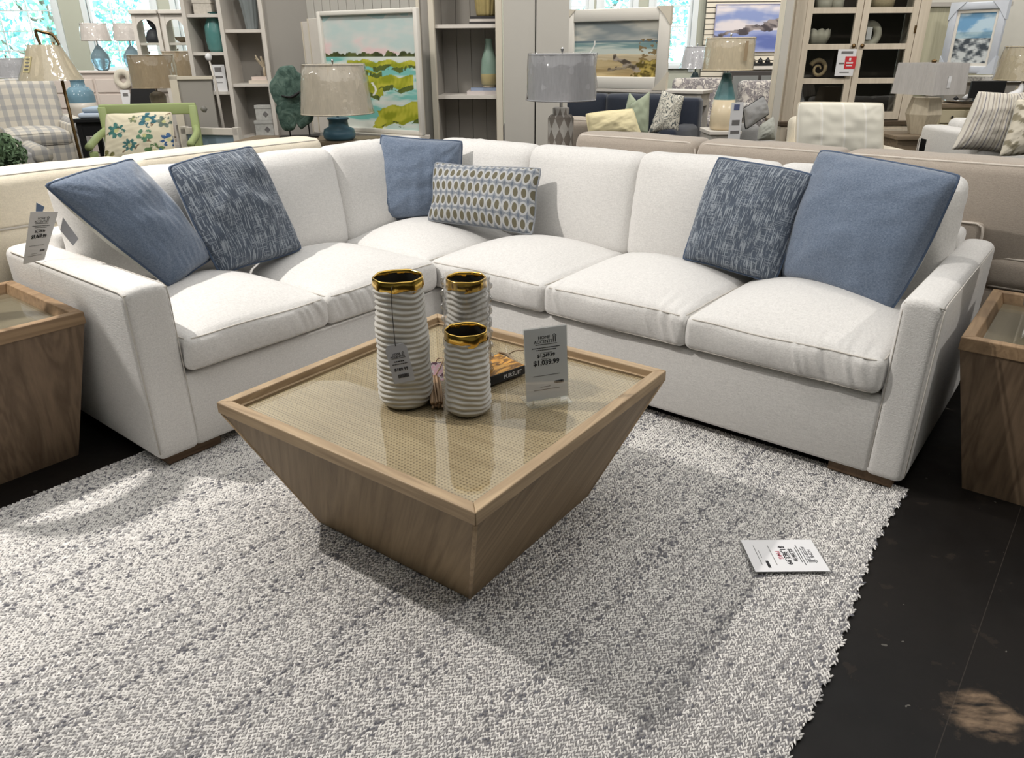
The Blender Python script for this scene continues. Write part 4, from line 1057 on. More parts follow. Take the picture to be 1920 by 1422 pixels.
def beach(u, v):
    P = np.stack([u, v], 1); n1 = vnoise(P * [1, 1.8], 7, 11, 4); n2 = vnoise(P * [1, 6], 6, 12, 4); n3 = vnoise(P, 40, 13, 3)
    c = mixc((150, 160, 164), (214, 212, 202), .5 + 1.2 * n1)
    c = np.where(((v > .62) & (v < .66))[:, None], mixc((86, 112, 126), (120, 142, 150), .5 + n2), c)
    c = np.where((v <= .62)[:, None], mixc((128, 158, 160), (206, 214, 206), .5 + 1.2 * n2 + .6 * sst(v, .55, .42)), c)
    c = np.where((v <= .40 + .02 * n2)[:, None], mixc((196, 180, 148), (224, 210, 180), .5 + n2), c)
    c = np.where((v < .30 + .04 * n2)[:, None], mixc((168, 146, 106), (202, 182, 140), .5 + n2), c)
    d = np.abs((v - .26) + .75 * (u - .62) + .03 * n3); lg = (d < .055) & (u > .48) & (u < .86); c = np.where(lg[:, None], mixc((84, 74, 64), (172, 160, 146), .5 + 1.3 * n3), c)
    d = np.abs((v - .17) - .25 * (u - .62) + .02 * n3); lg = (d < .03) & (u > .42) & (u < .74); c = np.where(lg[:, None], mixc((84, 74, 60), (160, 146, 124), .5 + 1.3 * n3), c)
    r = np.hypot((u - .92) * 1.0, (v - .05)); gr = (r < .42) & (u > .78 + .08 * n3 + .1 * (v - .2)) & (v < .32 + .1 * n3); c = np.where(gr[:, None], mixc((92, 80, 36), (196, 174, 96), .5 + 1.2 * n3), c)
    ft = (n3 > .25) & (u > .78) & (v > .3) & (v < .68) & (np.abs(u - .88) < .10); c = np.where(ft[:, None], np.array([140, 120, 84.]), c)
    eg = (np.abs(u - .20 - .05 * np.sin((v - .45) * 9)) < .009) & (v > .40) & (v < .66); c = np.where(eg[:, None], np.array([240, 240, 236.]), c)
    return c
def seascape(u, v):
    P = np.stack([u, v], 1); n1 = vnoise(P * [1, 2], 6, 21, 4); n3 = vnoise(P, 26, 22, 3)
    c = mixc((132, 146, 190), (214, 206, 208), .5 + 1.1 * n1 + .3 * sst(v, .9, .5)); c = np.where((v < .45)[:, None], mixc((96, 110, 168), (150, 160, 200), .5 + n1), c)
    k = np.abs(v - (.34 + .28 * u + .05 * n3)) < .09 * (u + .25); return np.where(k[:, None], mixc((72, 66, 70), (150, 140, 138), .5 + 1.2 * n3), c)
def ocean(u, v):
    P = np.stack([u, v], 1); n1 = vnoise(P * [1, 3], 6, 31, 4); n3 = vnoise(P * [1, 2], 16, 32, 4)
    c = mixc((116, 164, 204), (190, 214, 230), .5 + 1.2 * n1); c = np.where((v < .62)[:, None], mixc((112, 150, 176), (170, 196, 208), .5 + n1), c)
    return np.where((v < .50)[:, None], mixc((70, 78, 86), (206, 212, 214), .42 + 1.3 * n3 + .5 * sst(v, .35, .0)), c)
def figures(u, v): 
    P = np.stack([u, v], 1); return mixc((196, 188, 176), (120, 112, 104), (vnoise(P, 24, 41, 3) > .25) * .6)
WHITE_FR = plain('white_frame', (226, 222, 214), .45, var=.03, scale=8)
GREY_FR = plain('greige_frame', (172, 166, 156), .5, var=.06, scale=10)
CARD = plain('card_guard', (214, 206, 190), .8, var=.04)
pl, pr = atY((600, 30), 7.55), atY((786, 14), 6.95)
picture('marsh_painting', pl, pr, atY((786, 254), 6.95)[2], pr[2], 'large painting of green marsh grass and pale water in a white frame', marsh, WHITE_FR, .04, .05, (150, 170))
mz = atY((786, 254), 6.95)[2] - .001; mw = math.hypot(pr[0] - pl[0], pr[1] - pl[1]) / 2
mp = empty('display_plinth', ((pl[0] + pr[0]) / 2, (pl[1] + pr[1]) / 2, 0), math.atan2(pr[1] - pl[1], pr[0] - pl[0]), 'low white display plinth under the marsh painting', 'plinth')
obj('body', box(-mw, mw, -.10, .05, .06, mz - .03), WHITEP, mp, smooth=False); obj('top', box(-mw, mw, -.12, .07, mz - .03, mz, .004, 1), WHITEP, mp, smooth=False); obj('toe_kick', box(-mw + .03, mw - .03, -.07, .04, 0, .06), GREYP, mp, smooth=False)
pl, pr = atY((1062, 24), 9.6), atY((1262, 12), 8.9)
picture('beach_painting', pl, pr, atY((1258, 168), 8.9)[2] , pr[2], 'painting of a beach with driftwood and a heron in a wide white frame', beach, WHITE_FR, .13, .06, (150, 110), None, corner_m=CARD)
sl0, sl1 = X_(1327, 13.3, 20), X_(1478, 13.3, 20)
slw = empty('wall_slatted', (0, 13.42, 0)); tag(slw, kind='structure')
obj('backing', box(sl0, sl1 + .6, -.01, .05, .6, 3.2), plain('dark_gap', (96, 94, 88), .8), slw, smooth=False)
sm_ = mesh_data('slat', *box(sl0, sl1 + .6, -.04, -.01, 0, .066), False, CREAMP)
for k in range(32): link('slat', sm_, slw, (0, 0, .62 + k * .08))
pl, pr = atY((1343, 8), 13.372), atY((1474, 8), 13.372)
picture('seascape_painting', pl, pr, Z_(98, 13.25, 1400), pl[2], 'unframed seascape with purple sky on the slatted wall', seascape, plain('canvas_edge', (150, 150, 180), .7), .012, .03, (90, 70))
pl, pr = atY((1790, 6), 9.2), atY((1896, 4), 8.7)
picture('ocean_painting', pl, pr, Z_(137, 9.0, 1840), Z_(4, 9.0, 1840), 'framed painting of breaking grey ocean waves on the right', ocean, plain('pale_grey_frame', (196, 202, 212), .5), .075, .05, (80, 90), WHITE_FR, corner_m=plain('pale_guard', (206, 212, 222), .6))
# blank boards leaning left of the marsh painting
for k, (p0, p1, yt, yb, Y) in enumerate([(573, 588, 40, 200, 7.95), (584, 601, 34, 215, 7.8)]):
    a0, a1 = X_(p0, Y, 100), X_(p1, Y, 100); z0 = Z_(250, Y, 590); h = Z_(yt, Y, 590) - z0
    o = empty('canvas_board', ((a0 + a1) / 2 + .06, Y, z0), math.radians(-42), ['narrow blank white board at the back of the leaning row', 'blank white board leaning just left of the marsh painting'][k], 'board', 'boards beside the marsh painting')
    obj('board', box(-.16, .16, -.012, .012, 0, h, .003, 1), WHITEP, o, smooth=False); obj('edge_strip', box(-.17, -.16, -.02, .02, 0, h), CREAMP, o, smooth=False)

# ------------------------------------------------------------------ console with blue lamp and wood slice
CON = wood('console_wood', (96, 84, 70), (150, 134, 112), 0, 0, 1.)
cz = Z_(262, 6.75, 580)
cx0, cx1 = X_(448, 6.75, 262), X_(705, 6.75, 262)
con = stand_table('console_table', ((cx0 + cx1) / 2, 6.85, 0), math.radians(-6), cx1 - cx0, .5, cz, CON, 'weathered wood console table holding the blue lamp behind the sectional')
bl = X_(628, 6.55, 250); BLUEC = plain('blue_crackle_glaze', (84, 122, 142), .3, var=.2, scale=16)
lz = Z_(215, 6.55, 628) - cz
lamp((bl, 6.72, cz), 'lamp with a blue ceramic jar base and tapered linen shade', (.305, .255, Z_(122, 6.55, 628) - Z_(215, 6.55, 628), lz), [(.11, 0), (.135, .02), (.14, .05), (.14, lz - .17), (.128, lz - .13), (.085, lz - .11), (.08, lz - .06), (.092, lz - .05), (.09, lz - .035)], BLUEC, shade_mat('linen_shade', (206, 196, 178)))
sx0, sx1 = X_(507, 6.95, 180), X_(594, 6.95, 180); sz0, sz1 = Z_(248, 6.95, 550), Z_(120, 6.95, 550)
ws = empty('wood_slice', ((sx0 + sx1) / 2, 6.95, cz), math.radians(10), 'large teal painted wood slice sculpture on a rod stand', 'sculpture')
th = np.linspace(0, 2 * PI, 80, endpoint=False)
rr = 1 + .07 * np.sin(3 * th + 1.2) + .05 * np.sin(5 * th) + .03 * np.sin(9 * th + 2) - .22 * np.exp(-((th - PI * 1.5) / .10) ** 2) - .13 * np.exp(-((th - 3.35) / .10) ** 2) - .08 * np.exp(-((th - 1.25) / .12) ** 2)
ow = np.stack([rr * np.cos(th) * (sx1 - sx0) / 2 * .95, rr * np.sin(th) * (sz1 - sz0) / 2 * .95], 1); zc = (sz0 + sz1) / 2 - cz
V = []; F = []; rings = [1.0, .97, .82, .6, .4, .2]
for side in (-1, 1):
    for k, s in enumerate(rings):
        y = side * (.02 if k == 0 else .034 + .006 * math.sin(k * 2.1)); V += [(x * s, y + .006 * math.sin(7 * x + 5 * z), z * s + zc) for x, z in ow]
    V.append((0, side * .035, zc))
n_ = 80; per = len(rings) * n_ + 1
for si in range(2):
    o0 = si * per
    for k in range(len(rings) - 1):
        for j in range(n_):
            f = (o0 + k * n_ + j, o0 + k * n_ + (j + 1) % n_, o0 + (k + 1) * n_ + (j + 1) % n_, o0 + (k + 1) * n_ + j); F.append(f if si == 0 else f[::-1])
    for j in range(n_): F.append((o0 + (len(rings) - 1) * n_ + j, o0 + (len(rings) - 1) * n_ + (j + 1) % n_, o0 + per - 1))
for j in range(n_): F.append((j, per + j, per + (j + 1) % n_, (j + 1) % n_))
tg = G('teal_weathered_wood', .75); tv = tg.co(); tn = tg.noise(tg.map(tv, (6, 6, 6)), 1.5, 5, .6, 2.); tg.col(tg.ramp(tn, [(.2, (32, 46, 42)), (.42, (58, 82, 74)), (.58, (90, 114, 104)), (.85, (126, 144, 132))])); tg.bump(tn, .5, .01)
slc = obj('slice', (V, F), tg.m, ws)
crk = smooth_path([(-.10, -.05, zc + .03), (-.02, -.052, zc + .015), (.05, -.05, zc + .05), (.12, -.048, zc + .10)], 20)
obj('crack', tube(crk, np.interp(np.linspace(0, 1, len(crk)), [0, .5, 1], [.004, .016, .004]), 6), BLACK, slc)
for dx in (-.07, .1): obj('rod', tube([(dx, 0, .0), (dx, 0, zc - .15)], .006, 6), BLACK, ws)
obj('stand_base', box(-.16, .18, -.07, .07, 0, .015), BLACK, ws, smooth=False)

# ------------------------------------------------------------------ tall white shelf unit left of the console
Y0 = 8.3
def bayx(px): return X_(px, Y0, 100)
b0, b1, b2 = bayx(358), bayx(424), bayx(500)
su = empty('shelf_unit', (b0, Y0, 0), 0, 'tall pale shelf unit with two staggered bays left of the teal sculpture', 'bookcase')
w1, w2 = b1 - b0, b2 - b0
for x in (0, w1, w2): obj('upright', box(x - .02, x + .02, -.02, .36, 0, 2.9), WHITEP, su, smooth=False)
obj('back_board', box(0, w2, .36, .38, 0, 2.9), GREYP, su, smooth=False)
zl_ = [Z_(y, Y0, 385) for y in (26, 98, 172, 248)]; zr_ = [Z_(y, Y0, 455) for y in (55, 157, 256)]
for z in zl_ + [zl_[0] + .42, .12]: obj('shelf', box(.02, w1 - .02, .0, .36, z - .03, z), WHITEP, su, smooth=False)
for z in zr_ + [zr_[0] + .6, .12]: obj('shelf', box(w1 + .02, w2 - .02, .0, .36, z - .03, z), WHITEP, su, smooth=False)
TEALG = (lambda g: (g.col(lin((96, 158, 160))), g.set(Transmission_Weight=.75, IOR=1.3), g.m)[2])(G('teal_glass', .05))
def glassy(name, c, rough=.05, tr=.75): g = G(name, rough); g.col(lin(c)); g.set(Transmission_Weight=tr, IOR=1.3); return g.m
o = empty('glass_jar', (bayx(400), Y0 + .15, zl_[1]), 0, 'teal glass jar on the upper left shelf', 'jar'); obj('body', lathe([(.07, 0), (.095, .03), (.105, .12), (.10, .24), (.06, .33), (.065, .37)], 32, True), plain('teal_glaze', (92, 142, 140), .12, var=.25, scale=8), o); obj('lip', tube([(.066 * math.cos(a), .066 * math.sin(a), .37) for a in np.linspace(0, 2 * PI, 28, endpoint=False)], .006, 6, True), TEALG, o)
o = empty('small_box', (bayx(388), Y0 + .14, zl_[0]), .1, 'white speckled box on the top left shelf', 'box'); obj('body', box(-.10, .08, -.06, .08, 0, .10, .004, 1), plain('speckled_white', (204, 198, 188), .6, var=.3, scale=50), o, smooth=False); obj('lid', box(-.105, .085, -.065, .085, .10, .13, .004, 1), plain('speckled_lid', (204, 198, 188), .6, var=.2, scale=40), o, smooth=False)
o = empty('price_sign', (bayx(402), Y0 + .03, zl_[2]), 0, 'white price sign on the middle left shelf', 'sign'); obj('paper', box(-.07, .07, -.002, .002, 0, .26), PAPER, o, smooth=False)
obj('print', join(box(-.035, .035, -.004, -.002, .19, .235), box(-.04, .04, -.004, -.002, .13, .15), box(-.03, .03, -.004, -.002, .085, .09)), INK_G, o, smooth=False)
o = empty('bead_finial_rod', (bayx(398), Y0 - .12, 0), 0, 'white ball topped rod standing in front of the left bay', 'rod')
obj('rod', tube([(.05, 0, 0), (.03, 0, zl_[3] + .5), (.0, 0, zl_[3] + .72)], [.018, .014, .008], 10), WHITEP, o); obj('ball', lathe([(.0001, .70), (.026, .715), (.034, .74), (.026, .765), (.0001, .78)], 18), PAPER, o, loc=(0, 0, zl_[3]))
o = empty('glass_vase', (bayx(470), Y0 + .16, zr_[0]), 0, 'clear ribbed glass vase on the upper right shelf', 'vase')
def ribs(R, Z, t): return R * (1 + .05 * np.sin(t * 12)), Z
obj('body', lathe([(.055, 0), (.06, .02), (.07, .12), (.085, .24), (.11, .36), (.12, .40)], 72, False, ribs), glassy('smoke_glass', (196, 206, 208), .05, .6), o); obj('foot', lathe([(.06, 0), (.055, .012)], 24), glassy('smoke_glass_foot', (190, 200, 204)), o)
zz = stack_books((bayx(482), Y0 + .12, zr_[1]), 0, [(.26, .2, .03, (222, 210, 196)), (.20, .17, .035, (232, 214, 204))], ['larger pale book under the coral on the right bay shelf', 'smaller pink book under the coral on the right bay shelf'], 'books under the coral')
o = empty('coral', (bayx(484), Y0 + .14, zz), 0, 'cream branching coral ornament on stacked books', 'ornament'); CRL = plain('cream_coral', (206, 192, 168), .8, var=.1)
obj('stem', tube([(0, 0, 0), (.0, 0, .06), (.01, 0, .12)], .018, 8), CRL, o)
for k in range(12):
    a = k * .52; e = (math.cos(a) * .08, math.sin(a) * .05, .15 + .07 * ((k * 7) % 5) / 5); obj('branch', tube(smooth_path([(0, 0, .08), (e[0] * .5, e[1] * .5, .13), e], 8), [.012, .012, .011, .010, .010, .009, .009, .008, .008][:len(smooth_path([(0, 0, 0)] * 3, 8))], 6), CRL, o)
BXM = plain('patterned_box', (190, 190, 186), .6, var=.25, scale=40)
zz = zr_[2]
for k, (s, lab) in enumerate([(.26, 'larger pale patterned box with grey medallion on the low shelf'), (.21, 'smaller pale patterned box stacked on the larger one')]):
    o = empty('storage_box', (bayx(478), Y0 + .14, zz), .05, lab, 'box', 'patterned storage boxes'); obj('body', box(-s / 2, s / 2, -.08, .08, 0, .12, .003, 1), BXM, o, smooth=False); obj('lid', box(-s / 2 - .005, s / 2 + .005, -.085, .085, .12, .155, .003, 1), BXM, o, smooth=False)
    obj('medallion', xf(prism([(.03 * math.cos(a), .03 * math.sin(a)) for a in np.linspace(0, 2 * PI, 4, endpoint=False)], 0, .004), (0, -.081, .065), rx=PI / 2), INK_G, o, smooth=False); zz += .156

# grey headboard panel and small white bench left of the shelf unit
hb_ = empty('headboard', (X_(352, 7.8, 180), 7.8, 0), math.radians(12), 'grey panelled headboard with a cream post beside the shelf unit', 'headboard')
hz = Z_(143, 7.8, 350); obj('panel', box(-.07, .24, 0, .05, .3, hz - .02), GREYP, hb_, smooth=False); obj('post', box(-.14, -.07, -.02, .06, 0, hz + .01), CREAMP, hb_, smooth=False); obj('cap_rail', box(-.14, .26, -.02, .06, hz - .03, hz), CREAMP, hb_, smooth=False)
bn = empty('wooden_bench', (X_(398, 7.5, 255), 7.5, 0), math.radians(-14), 'whitewashed bench frame with a blue cushion below the shelf unit', 'bench')
bz = Z_(240, 7.5, 398)
obj('top_rail', box(-.32, .30, -.03, .03, bz - .06, bz), WHITEP, bn, smooth=False)
for x in (-.30, .28): obj('post', box(x - .03, x + .03, -.03, .03, 0, bz + .01), WHITEP, bn, smooth=False)
obj('blue_panel', box(-.27, .25, -.01, .012, bz - .45, bz - .06), plain('dusty_blue', (128, 148, 164), .8), bn, smooth=False); obj('low_rail', box(-.27, .25, -.02, .02, bz - .5, bz - .45), WHITEP, bn, smooth=False)

# ------------------------------------------------------------------ things in the grey bookcase
zz = stack_books(on_case(905, shz[0]), 0, [(.30, .22, .035, (206, 198, 196)), (.24, .19, .022, (150, 164, 190))], ['larger pale pink book under the glass lamp in the grey case', 'smaller blue book under the glass lamp in the grey case'], 'books in the grey case')
l_ = on_case(916, zz, .16)
o = empty('glass_bottle', l_, 0, 'green and sand layered glass bottle on two books in the grey case', 'bottle')
obj('foot', lathe([(.06, 0), (.06, .012)], 24), plain('sand_foot', (206, 190, 168), .5), o); obj('lower', lathe([(.05, .012), (.075, .03), (.08, .12)], 28, False), plain('sand_glass', (206, 190, 140), .25), o); obj('upper', lathe([(.08, .12), (.07, .24), (.045, .32), (.03, .38), (.032, .42)], 28, False), plain('sea_glass', (150, 176, 162), .1, var=.15), o)
zz = stack_books(on_case(908, shz[1]), 0, [(.26, .2, .022, (60, 58, 58)), (.25, .2, .022, (196, 190, 184)), (.24, .19, .022, (50, 48, 50))], ['bottom black book of the striped stack in the grey case', 'white middle book of the striped stack in the grey case', 'top black book of the striped stack in the grey case'], 'striped book stack in the grey case')
o = empty('fluted_vase', on_case(912, zz, .16), 0, 'gold and cream fluted vase on the striped books', 'vase'); obj('body', lathe([(.08, 0), (.085, .02), (.10, .15), (.11, .3)], 64, True, lambda R, Z, t: (R * (1 + .05 * np.sin(t * 14)), Z)), plain('gold_cream_glaze', (176, 160, 110), .35, var=.3, scale=14), o); obj('lip', tube([(.112 * math.cos(a), .112 * math.sin(a), .3) for a in np.linspace(0, 2 * PI, 32, endpoint=False)], .006, 6, True), CREAMP, o)

# ------------------------------------------------------------------ diamond lamp on a table at the end of the greige sofa
ez = .66
dl = atY((1052, 270), 5.35)
et2 = stand_table('side_table', (dl[0], 5.42, 0), rzB, .5, .5, ez, CON, 'square wooden side table between the sectional corner and the greige sofa')
dz0, dz1 = Z_(188, 5.35, 1054) - ez, Z_(102, 5.35, 1054) - ez
dg = G('diamond_pattern', .6); dv = dg.co(); sx_, sy_, sz_ = dg.sep(dv); an = dg.math('ARCTAN2', sy_, sx_)
p1 = dg.math('ABSOLUTE', dg.math('SUBTRACT', dg.math('FRACT', dg.math('MULTIPLY', an, 1.432)), .5)); p2 = dg.math('ABSOLUTE', dg.math('SUBTRACT', dg.math('FRACT', dg.math('MULTIPLY', sz_, 7.2)), .5))
dm = dg.math('GREATER_THAN', dg.math('ADD', p1, p2), .5); dn = dg.noise(dv, 60, 3)
dg.col(dg.mix(dm, dg.mix(dn, lin((112, 104, 96)), lin((140, 132, 124))), dg.mix(dn, lin((168, 164, 158)), lin((196, 192, 186)))))
lamp((dl[0], 5.42, ez), 'lamp with a grey diamond patterned base and silver drum shade', (.235, .225, dz1 - dz0, dz0), [(.085, 0), (.09, .01), (.09, dz0 - .12), (.075, dz0 - .10), (.056, dz0 - .095), (.058, dz0 - .055), (.05, dz0 - .05)], dg.m, shade_mat('silver_shade', (190, 190, 194)))

# ------------------------------------------------------------------ left: green chair with floral cushion
SAGE = plain('sage_green_paint', (158, 172, 118), .55, var=.06, scale=10)
gc = empty('green_chair', (X_(272, 7.0, 240), 7.0, 0), math.radians(14), 'sage green wooden armchair holding the floral cushion', 'chair')
gt = Z_(198, 7.0, 300)
obj('top_rail', box(-.42, .42, .28, .33, gt - .10, gt, .012, 2), SAGE, gc)
for x in (-.39, .39): obj('back_post', box(x - .035, x + .035, .27, .33, 0, gt - .02, .008, 1), SAGE, gc); obj('front_leg', box(x - .03, x + .03, -.33, -.27, 0, .66, .008, 1), SAGE, gc)
obj('arm', tube(smooth_path([(-.39, .30, gt - .22), (-.42, .05, gt - .26), (-.41, -.34, gt - .31)], 14), .032, 8), SAGE, gc); obj('arm', tube(smooth_path([(.39, .30, gt - .22), (.42, .05, gt - .26), (.41, -.34, gt - .31)], 14), .032, 8), SAGE, gc)
obj('finial', lathe([(.012, 0), (.03, .02), (.03, .04), (.0001, .06)], 14), plain('dull_metal', (120, 118, 112), .4), gc, loc=(.46, .30, gt - .06), rot=(0, PI / 2, 0))
obj('seat', box(-.4, .4, -.32, .3, .36, .42, .01, 1), SAGE, gc); b, p = cushion(.74, .58, .13, .04, .03, .01, .003, 88, (10, 10, 5), .004); obj('seat_cushion', xf(b, (0, -.01, .42)), LINEN_CREAM, gc)
def floral(u, v):
    P = np.stack([u, v], 1); c = np.tile(np.array([232., 224, 198]), (len(u), 1)); n3 = vnoise(P, 40, 61, 3)
    stems = [((.05, .62), (.25, .72)), ((.42, .05), (.5, .38)), ((.5, .38), (.68, .48)), ((.68, .48), (.72, .8)), ((.72, .75), (.98, .98)), ((.5, .38), (.30, .30)), ((.68, .48), (.8, .35))]
    for (x0, y0), (x1, y1) in stems:
        t = np.clip(((u - x0) * (x1 - x0) + (v - y0) * (y1 - y0)) / ((x1 - x0) ** 2 + (y1 - y0) ** 2), 0, 1); d = np.hypot(u - x0 - t * (x1 - x0), v - y0 - t * (y1 - y0) - .03 * np.sin(t * 3.1)); c = np.where((d < .013)[:, None], np.array([132., 112, 90]), c)
    for (x, y, r, col, k) in [(.2, .68, .12, (70, 122, 116), 7), (.66, .86, .12, (62, 110, 122), 6), (.62, .58, .10, (92, 136, 110), 5), (.40, .42, .09, (72, 118, 118), 8), (.76, .30, .12, (96, 128, 84), 5), (.84, .20, .12, (66, 108, 150), 8), (.08, .25, .08, (120, 116, 70), 4), (.9, .82, .09, (110, 126, 116), 6), (.28, .12, .09, (104, 140, 112), 6), (.95, .5, .10, (62, 96, 140), 7), (.55, .08, .08, (96, 150, 128), 5), (.45, .88, .06, (130, 140, 110), 5)]:
        dx, dy = u - x, (v - y); rr_ = np.hypot(dx, dy); an_ = np.arctan2(dy, dx); r = r * 1.25; pet = r * (.55 + .45 * np.abs(np.sin(an_ * k / 2 + x * 9))); m_ = (rr_ < pet) & (n3 > -.32); c = np.where(m_[:, None], np.array(col, float) + 26 * n3[:, None], c)
        c = np.where((rr_ < r * .25)[:, None], np.array([206., 206, 150]), c)
    return c
def pillow_colors(fn, n=44):
    u, v, _ = grid(n, n); C = np.clip(fn(u, v), 0, 255) / 255.; return np.where(C <= .04045, C / 12.92, ((C + .055) / 1.055) ** 2.4)
PRINT = vcol('printed_fabric', .9, (300, .25), .2)
nF = np.array([.12, -1, .25])
q = pquad([(199, 214), (322, 210), (330, 316), (196, 320)], (0, 6.86, .8), nF / np.linalg.norm(nF))
pillow('floral_cushion', q, .16, PRINT, 'cream cushion printed with blue and green flowers on the sage chair', 'cushion', pinch=.01, seed=31, n=90, colors=pillow_colors(floral, 90), wrinkle=.004, back_mat=LINEN_CREAM, pipe_mat=LINEN_CREAM, exp=.35)

# ------------------------------------------------------------------ floor lamp
BRONZE = plain('antique_brass', (122, 98, 66), .35, .8, var=.15)
fy = 6.6; fx = X_(128, fy, 200)
fl = empty('floor_lamp', (fx, fy, 0), 0, 'brass floor lamp with a pleated cream shade by the plaid armchair', 'lamp')
z0, z1 = Z_(150, fy, 90), Z_(84, fy, 90); ztop = Z_(58, fy, 80)
obj('base', lathe([(.14, 0), (.14, .015), (.05, .03), (.02, .05)], 28), BRONZE, fl)
obj('pole', tube([(0, 0, .04), (0, 0, z1 + .02)], .013, 8), BRONZE, fl)
sx = X_(90, fy, 120) - fx
s_o, s_i = shade_geo(.235, .115, z1 - z0, 80, .008); sh = obj('shade', xf(join(s_o, s_i), (sx, 0, z0)), shade_mat('pleated_cream', (216, 204, 178)), fl)
obj('plastic_wrap', xf(lathe([(.242, -.004), (.178, (z1 - z0) * .5), (.12, z1 - z0 + .006)], 50, False, lambda R, Z, t: (R + .005 * np.sin(t * 9 + Z * 40), Z)), (sx, 0, z0)), WRAP, sh)
hx = X_(72, fy, 70) - fx
obj('handle', tube(smooth_path([(hx, 0, z1), (hx - .01, 0, ztop), (hx + .05, 0, ztop - .01), (hx + .12, 0, ztop - .03), (hx + .155, 0, z1)], 24), .012, 7), BRONZE, fl)
obj('price_label', xf(box(-.04, .04, -.002, .002, 0, .13), (sx - .085, -.188, z0 + .06), rz=-.45, rx=-.42), plain('yellowed_paper', (226, 212, 160), .6), sh, smooth=False)
for k in range(4): obj('print', xf(box(-.025, .025, -.004, -.002, .02 + k * .028, .03 + k * .028), (sx - .085, -.188, z0 + .06), rz=-.45, rx=-.42), INK_G, sh, smooth=False)

# ------------------------------------------------------------------ plaid armchair
def plaid_mat(name, a, b, c_):
    g = G(name, .9, 0, .2); v = g.co(); x, y, z = g.sep(v)
    def st(s, p, w): return g.math('LESS_THAN', g.math('FRACT', g.math('MULTIPLY', s, 1 / p)), w)
    k1 = st(x, .11, .42); k2 = st(g.math('ADD', z, g.math('MULTIPLY', y, .7)), .13, .4)
    c = g.mix(g.math('MULTIPLY', k1, .75), lin(a), lin(b)); c = g.mix(g.math('MULTIPLY', k2, .4), c, lin(c_)); g.col(c); g.bump(g.noise(v, 240, 2), .2, .002); return g.m
PLAID = plaid_mat('grey_plaid', (200, 194, 182), (158, 158, 158), (140, 142, 148))
def armchair(loc, rz, label, mat, w=.86, d=.88, back=1.08, seat=.52, arm=.66, lean=.18, seed=0, roll=True, pipe=None, skirt=True, cat='armchair'):
    c = empty('armchair', loc, rz, label, cat)
    if skirt: obj('skirt', box(-w / 2 + .03, w / 2 - .03, -d / 2 + .04, d / 2 - .03, .02, .26, .015), mat, c)
    else:
        for x in (-1, 1):
            for y in (-1, 1): obj('leg', box(x * (w / 2 - .09) - .025, x * (w / 2 - .09) + .025, y * (d / 2 - .09) - .025, y * (d / 2 - .09) + .025, 0, .2), WOOD_FOOT, c, smooth=False)
    obj('frame', box(-w / 2 + .02, w / 2 - .02, -d / 2 + .06, d / 2 - .02, .2, seat - .12, .02), mat, c)
    b, p = cushion(w - .36, d - .22, .15, .045, .035, .012, .003, seed, (12, 12, 5), .005); s = obj('seat_cushion', xf(b, (0, -.06, seat - .14)), mat, c); obj('piping', xf(p, (0, -.06, seat - .14)), pipe or mat, s)
    hb2 = back - seat + .1; b, p = cushion(w - .22, hb2, .2, .06, .03, .01, .003, seed + 1, (14, 12, 6), .005, under=.6, corner=.03)
    def up(VF): V = np.asarray(VF[0]); V = np.stack([V[:, 0], -V[:, 2] + d / 2 - .02, V[:, 1] + hb2 / 2 + seat - .1], 1); V[:, 1] += (V[:, 2] - seat) * lean; return V, VF[1]
    o = obj('backrest', up(b), mat, c); obj('piping', up(p), pipe or mat, o)
    for sx in (-1, 1):
        obj('arm', box(sx * (w / 2 - .09) - .09, sx * (w / 2 - .09) + .09, -d / 2 + .02, d / 2 - .05, .22, arm - .06, .02), mat, c)
        if roll: obj('arm_roll', xf(lathe([(.03, -d / 2), (.088, -d / 2 + .008), (.088, d / 2 - .1), (.05, d / 2 - .06)], 20), (sx * (w / 2 - .07), 0, arm - .085), rx=-PI / 2), mat, c)
        else: obj('arm_pad', box(sx * (w / 2 - .09) - .1, sx * (w / 2 - .09) + .1, -d / 2 + .01, d / 2 - .05, arm - .08, arm, .03, 3), mat, c)
    return c
armchair((X_(58, 8.8, 230), 8.8, 0), math.radians(38), 'grey plaid rolled-arm armchair behind the floor lamp', PLAID, .98, .95, 1.17, .64, .78, seed=90)
armchair((X_(-12, 7.5, 270), 7.5, 0), math.radians(40), 'second grey plaid chair at the left edge nearest the cream sofa', PLAID, .8, .8, .66, .44, .62, seed=94)
# magazines and tags near the plaid chair
o = empty('price_tag', (X_(49, 10.96, 175), 10.968, Z_(182, 10.96, 49)), 0, 'white price tag hanging behind the floor lamp', 'tag'); obj('card', box(-.055, .055, -.001, .001, .0, .22), PAPER, o, smooth=False); obj('print', join(box(-.035, .035, -.003, -.001, .15, .19), box(-.03, .03, -.003, -.001, .09, .11)), INK_G, o, smooth=False)
